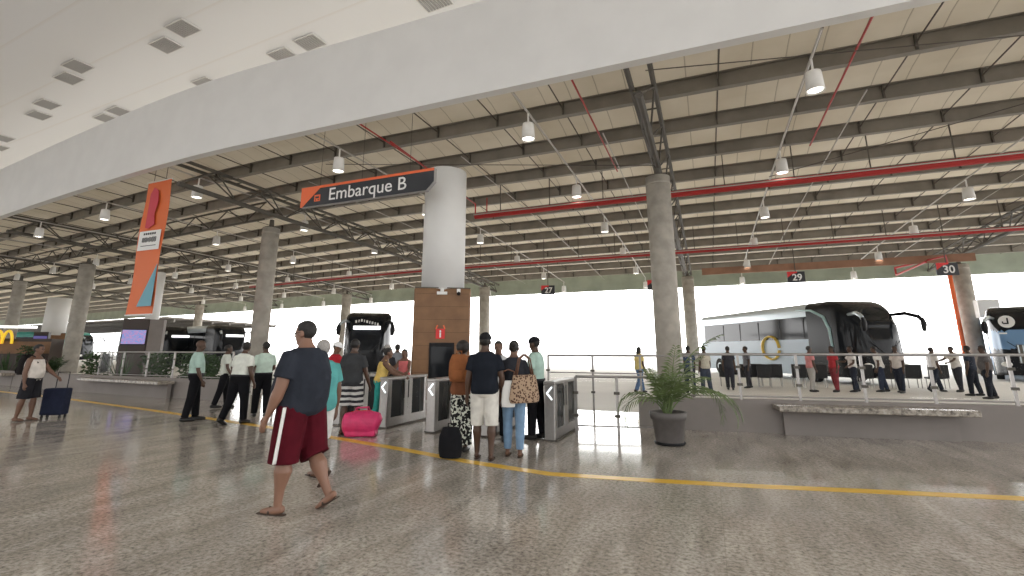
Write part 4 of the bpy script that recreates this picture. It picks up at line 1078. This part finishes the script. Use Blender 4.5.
# black waiting seats
M['seatblack'] = mat('black seat vinyl', (.014, .015, .017), .5)
def seat():
    e = empty('waiting_seat')
    m = MB(); m.box((0, .02, .43), (.54, .48, .07), bev=.02); m.build('seat', M['seatblack'], e)
    m = MB(); m.box((0, -.25, .70), (.54, .06, .52), bev=.02, rot=Matrix.Rotation(.12, 3, 'X')); m.build('backrest', M['seatblack'], e)
    for sx in (-.22, .22):
        m = MB(); m.tube([(sx, -.22, .42), (sx, -.22, .02)], .018, 6); m.tube([(sx, .2, .42), (sx, .2, .02)], .018, 6); m.build('leg_frame', M['inox'], e)
    return e
s0 = seat(); first = True
groups = [((727, 390), 3, 'left of the coach logo'), ((757, 390), 2, 'below the coach logo'), ((800, 391), 2, 'by the coach side'), ((866, 392), 2, 'before the coach front'), ((914, 392), 2, 'under the coach mirror'), ((941, 392), 1, 'between the coaches')]
for (px, py), n, w_ in groups:
    b0 = G(px, py - 3.5)
    for k in range(n):
        c = s0 if first else copy_tree(s0); first = False
        c.location = (b0[0] + k * .74, b0[1], 0)
        tag(c, 'black waiting seat %s, %s' % (w_, ['left end', 'next one', 'third one'][k] if n > 1 else 'single'), 'chair', 'black waiting seats on the platform')
# ------------------------------------------------------------------ coaches
def coach(loc, face, label, L=13.0, Wc=2.6, Hc=3.75, paint='silver', front='blackglass', side='coach_side', logo=None, headsign=None, detail=True, stripe=None, grille=False, shade=False, word=None):
    e = empty('coach', (loc[0], loc[1], 0), R(face), label=label, cat='coach')
    NX, NR = 84, 56
    xs = [-L + L * i / NX for i in range(NX + 1)]       # front at x = 0, body runs to -L
    def section(x):
        d = -x                                          # distance from the front
        top = Hc - (0.95 * (max(0, 1.5 - d) / 1.5) ** 2.6 if d < 1.5 else 0)
        wf = Wc / 2 - (.30 * (max(0, .9 - d) / .9) ** 2.2)
        b = .32
        return top, wf, b
    rings = []
    bm = bmesh.new()
    for x in xs:
        top, wf, b = section(x); r = .34; ring = []
        # path round the section: bottom right -> up -> over -> down
        hgt = top - b
        P = []
        nS = 20
        for k in range(nS): P.append((-wf - .03 * math.sin(math.pi * k / nS), b + (hgt - r) * k / nS))
        for k in range(8): a = math.pi / 2 * k / 8; P.append((-wf + r - r * math.cos(a), top - r + r * math.sin(a)))
        for k in range(8): a = math.pi / 2 * k / 8; P.append((wf - r + r * math.sin(a), top - r + r * math.cos(a)))
        for k in range(nS + 1): P.append((wf + .03 * math.sin(math.pi * k / nS), top - r - (hgt - r) * k / nS))
        xx = x
        rings.append([bm.verts.new((xx, y, z)) for y, z in P])
    # bulging nose: three more inset rings with lean of the windscreen
    last = rings[-1]
    def nose(f, dx):
        ring = []
        top = max(v.co.z for v in last); cz = 1.45
        for v in last:
            y, z = v.co.y * (1 - f), cz + (v.co.z - cz) * (1 - f)
            lean_ = -max(0, z - 1.5) * .16 * min(1, f * 4)
            ring.append(bm.verts.new((dx + lean_, y, z)))
        return ring
    for f_, dx in ((.03, .10), (.09, .19), (.2, .27), (.35, .32), (.5, .35), (.65, .365), (.8, .375), (.93, .38)): rings.append(nose(f_, dx))
    for i in range(len(rings) - 1):
        n = len(rings[0])
        for k in range(n - 1):
            bm.faces.new((rings[i][k], rings[i][k + 1], rings[i + 1][k + 1], rings[i + 1][k]))
    bm.faces.new(rings[0][::-1]); bm.faces.new(rings[-1])
    for i in range(len(rings) - 1): bm.faces.new((rings[i][-1], rings[i][0], rings[i + 1][0], rings[i + 1][-1]))
    bmesh.ops.recalc_face_normals(bm, faces=bm.faces)
    parts = {}
    for f in bm.faces:
        c = f.calc_center_median(); nz = f.normal; d = -c.x
        if c.x > -.75 and c.z > (1.35 if not grille else 2.45) + .25 * max(0, d) and c.z < Hc - .35 and (c.x > -.02 or d < .75) and len(f.verts) == 4: k = 'windscreen'
        elif d < 2.6 and (c.z > 1.0 if front == 'black_dome' else c.z > 2.5): k = 'front_dome'
        elif d > 2.0 and d < L - .5 and 2.05 < c.z < 3.12 and abs(nz.y) > .8: k = 'side_windows'
        elif abs(nz.y) > .8 and c.z < 2.05 and d > 2.6: k = 'side_panel'
        elif d < 2.6 and c.z < 1.6: k = 'front_panel'
        else: k = 'body'
        parts.setdefault(k, []).append([tuple(v.co) for v in f.verts])
    bm.free()
    mm = {'windscreen': 'blackglass', 'front_dome': front, 'side_windows': 'blackglass', 'side_panel': side, 'front_panel': 'coach_front' if front != 'blue_paint' else 'blue_paint', 'body': paint}
    for k, fs in parts.items():
        b2 = bmesh.new(); cache = {}
        for f in fs:
            vs = []
            for co in f:
                key = tuple(round(x, 4) for x in co)
                if key not in cache: cache[key] = b2.verts.new(co)
                vs.append(cache[key])
            try: b2.faces.new(vs)
            except ValueError: pass
        bmesh.ops.recalc_face_normals(b2, faces=b2.faces)
        me = bpy.data.meshes.new(k); b2.to_mesh(me); b2.free(); me.shade_smooth(); me.materials.append(M[mm[k]])
        o = bpy.data.objects.new(k, me); COL.objects.link(o); o.parent = e
    if not detail: 
        pass
    # window pillars
    for sd in (-1, 1):
        for q_ in range(5):
            x = -2.9 - q_ * 1.85
            if -x < L - .8:
                m = MB(); m.box((x, sd * (Wc / 2 + .025), 2.58), (.07, .02, 1.02)); m.build('window_pillar', M['black'], e)
    for sd in (-1, 1):
        for x in (-2.7, -L + 3.4, -L + 2.1):
            if x < -1:
                m = MB(); m.tube([(x, sd * (Wc / 2 - .28), .5), (x, sd * (Wc / 2 + .02), .5)], .5, 24); wh = m.build('wheel', M['tyre'], e)
                m = MB(); m.tube([(x, sd * (Wc / 2 - .05), .5), (x, sd * (Wc / 2 + .05), .5)], [.28, .22], 16); m.build('hub', M['silver'], wh)
        # horn mirror
        m = MB(); m.tube([(-.35, sd * 1.05, 3.12), (.30, sd * 1.22, 3.16), (.75, sd * 1.40, 3.0), (.9, sd * 1.44, 2.8)], [.07, .085, .09, .08], 8)
        mi = m.build('mirror_arm', M['black'] if sd > 0 else M['silver'], e, True)
        m = MB(); m.tube([(.9, sd * 1.44, 2.85), (.92, sd * 1.45, 2.65), (.9, sd * 1.44, 2.42)], [.10, .14, .10], 10, sq=(1, .6), round_=True); m.build('mirror_head', M['black'], mi, True)
        m = MB(); m.ell((.22, sd * .88, .85), (.12, .24, .13)); m.build('headlight', M['white'], e, True)
        # wiper
        m = MB(); m.tube([(.40, sd * .2, 1.42), (.30, sd * .75, 1.95)], .015, 5); m.build('wiper', M['black'], e)
    if stripe:
        for sd in (-1, 1):
            m = MB(); m.tube([(-3.4, sd * 1.28, 3.56), (-2.3, sd * 1.30, 3.46), (-1.5, sd * 1.33, 3.1), (-1.2, sd * 1.335, 2.5), (-1.15, sd * 1.335, 1.7), (-1.5, sd * 1.335, .8)], [.03, .06, .075, .075, .06, .04], 8); m.build('curved_stripe', M[stripe], e, True)
    if logo:
        m = MB()
        m.tube([(-5.6 + .72 * math.cos(t), -Wc / 2 - .035, 1.65 +    .46 * math.sin(t) * 1.35) for t in [2 * math.pi * k / 28 for k in range(28)]], .14, 8, sq=(1, .4)); m.build('ring_logo', M['gold'], e, True)
    if headsign:
        m = MB(); m.box((.24, 0, 2.78), (.06, 1.5, .20), rot=Matrix.Rotation(-.16, 3, 'Y')); m.build('destination_sign', M['lit_sign'], e)
    return e
M['coach_side'] = mat('pale blue coach paint', (.42, .52, .62), .3)
M['coach_front'] = mat('black coach paint', (.012, .013, .016), .25, spec=.25)
M['black_dome'] = mat('glossy black dome', (.010, .011, .013), .2, spec=.25)
M['blue_paint'] = mat('blue coach paint', (.16, .30, .50), .3)
M['teal_paint'] = mat('teal coach paint', (.03, .30, .26), .3)
M['teal_stripe'] = mat('teal silver stripe', (.35, .52, .52), .3)
M['gold'] = mat('gold ring', (.80, .58, .12), .4)
M['lit_sign'] = mat('lit white destination sign', (.9, .9, .9), .4, emit=(1, 1, 1), es=1.5)
M['white_coach'] = mat('white coach paint', (.8, .8, .8), .3)

def cdir(px):   # heading pointing at the viewer from pixel column
    r = ray(px, 350); return math.degrees(math.atan2(-r[1], -r[0]))
c = D(880, 22.0)
hd = 21.8 - 90 + 7            # nose toward the viewer, slightly turned
big_coach = coach(c, hd, 'large black fronted coach with pale blue side and gold ring logo', L=13.2, Hc=3.85, front='black_dome', logo=True, headsign=False, stripe='teal_stripe')
c = D(1030, 24)
bc = coach(c, cdir(1030) + 3, grille=True, label= 'light blue coach with black windscreen band at the right picture edge', paint='blue_paint', front='blackglass', side='blue_paint', Hc=3.75, L=12)
m = MB(); m.tube([(.36, -.62, 2.92), (.40, -.62, 2.92)], .30, 24); lg = m.build('round_logo', M['white'], bc)
m = MB(); m.box((.42, -.58, 2.95), (.02, .06, .30)); m.box((.42, -.66, 2.83), (.02, .18, .06)); m.box((.42, -.76, 2.88), (.02, .05, .1)); m.build('logo_mark', M['black'], lg)
m = MB(); m.box((.38, -1.0 + .18, 2.35), (.03, .28, .07)); m.build('small_lettering', M['white'], bc)
m = MB(); m.box((.385, .3, 1.35), (.03, 1.5, .9)); gr = m.build('engine_grille', M['steel_dark'], bc)
m = MB()
for i_ in range(9): m.box((.40, -.40 + i_ * .17, 1.35), (.03, .05, .86))
m.build('grille_slats', M['silver'], gr)
c = D(366, 28)
k = coach(c, cdir(366) - 5, 'black coach facing the gates with white lettering on its windscreen', paint='coach_front', front='black_dome', side='coach_front', Hc=3.75, headsign=True, L=11)
for i in range(9):
    m = MB(); m.box((.16 - .02 * (i % 3), -.62 + i * .15, 3.20 - .035 * abs(i - 2)), (.05, .05 if i % 2 else .09, .14), rot=Matrix.Rotation(-.3, 3, 'Y')); m.build('windscreen_letter', M['white'], k)
c = D(178, 46)
coach(c, cdir(205) + 22, 'dark coach beyond the railing behind the leftmost guard', paint='silver', front='black_dome', side='coach_front', L=12, headsign=True)
c = D(232, 44)
coach(c, cdir(205) + 22, 'dark coach beyond the middle guard with lit destination strip', paint='silver', front='black_dome', side='coach_front', L=12, headsign=True)
c = D(86, 62)
coach(c, cdir(86) + 50, 'teal coach seen past the left columns', paint='teal_paint', front='teal_paint', side='teal_paint', L=12)
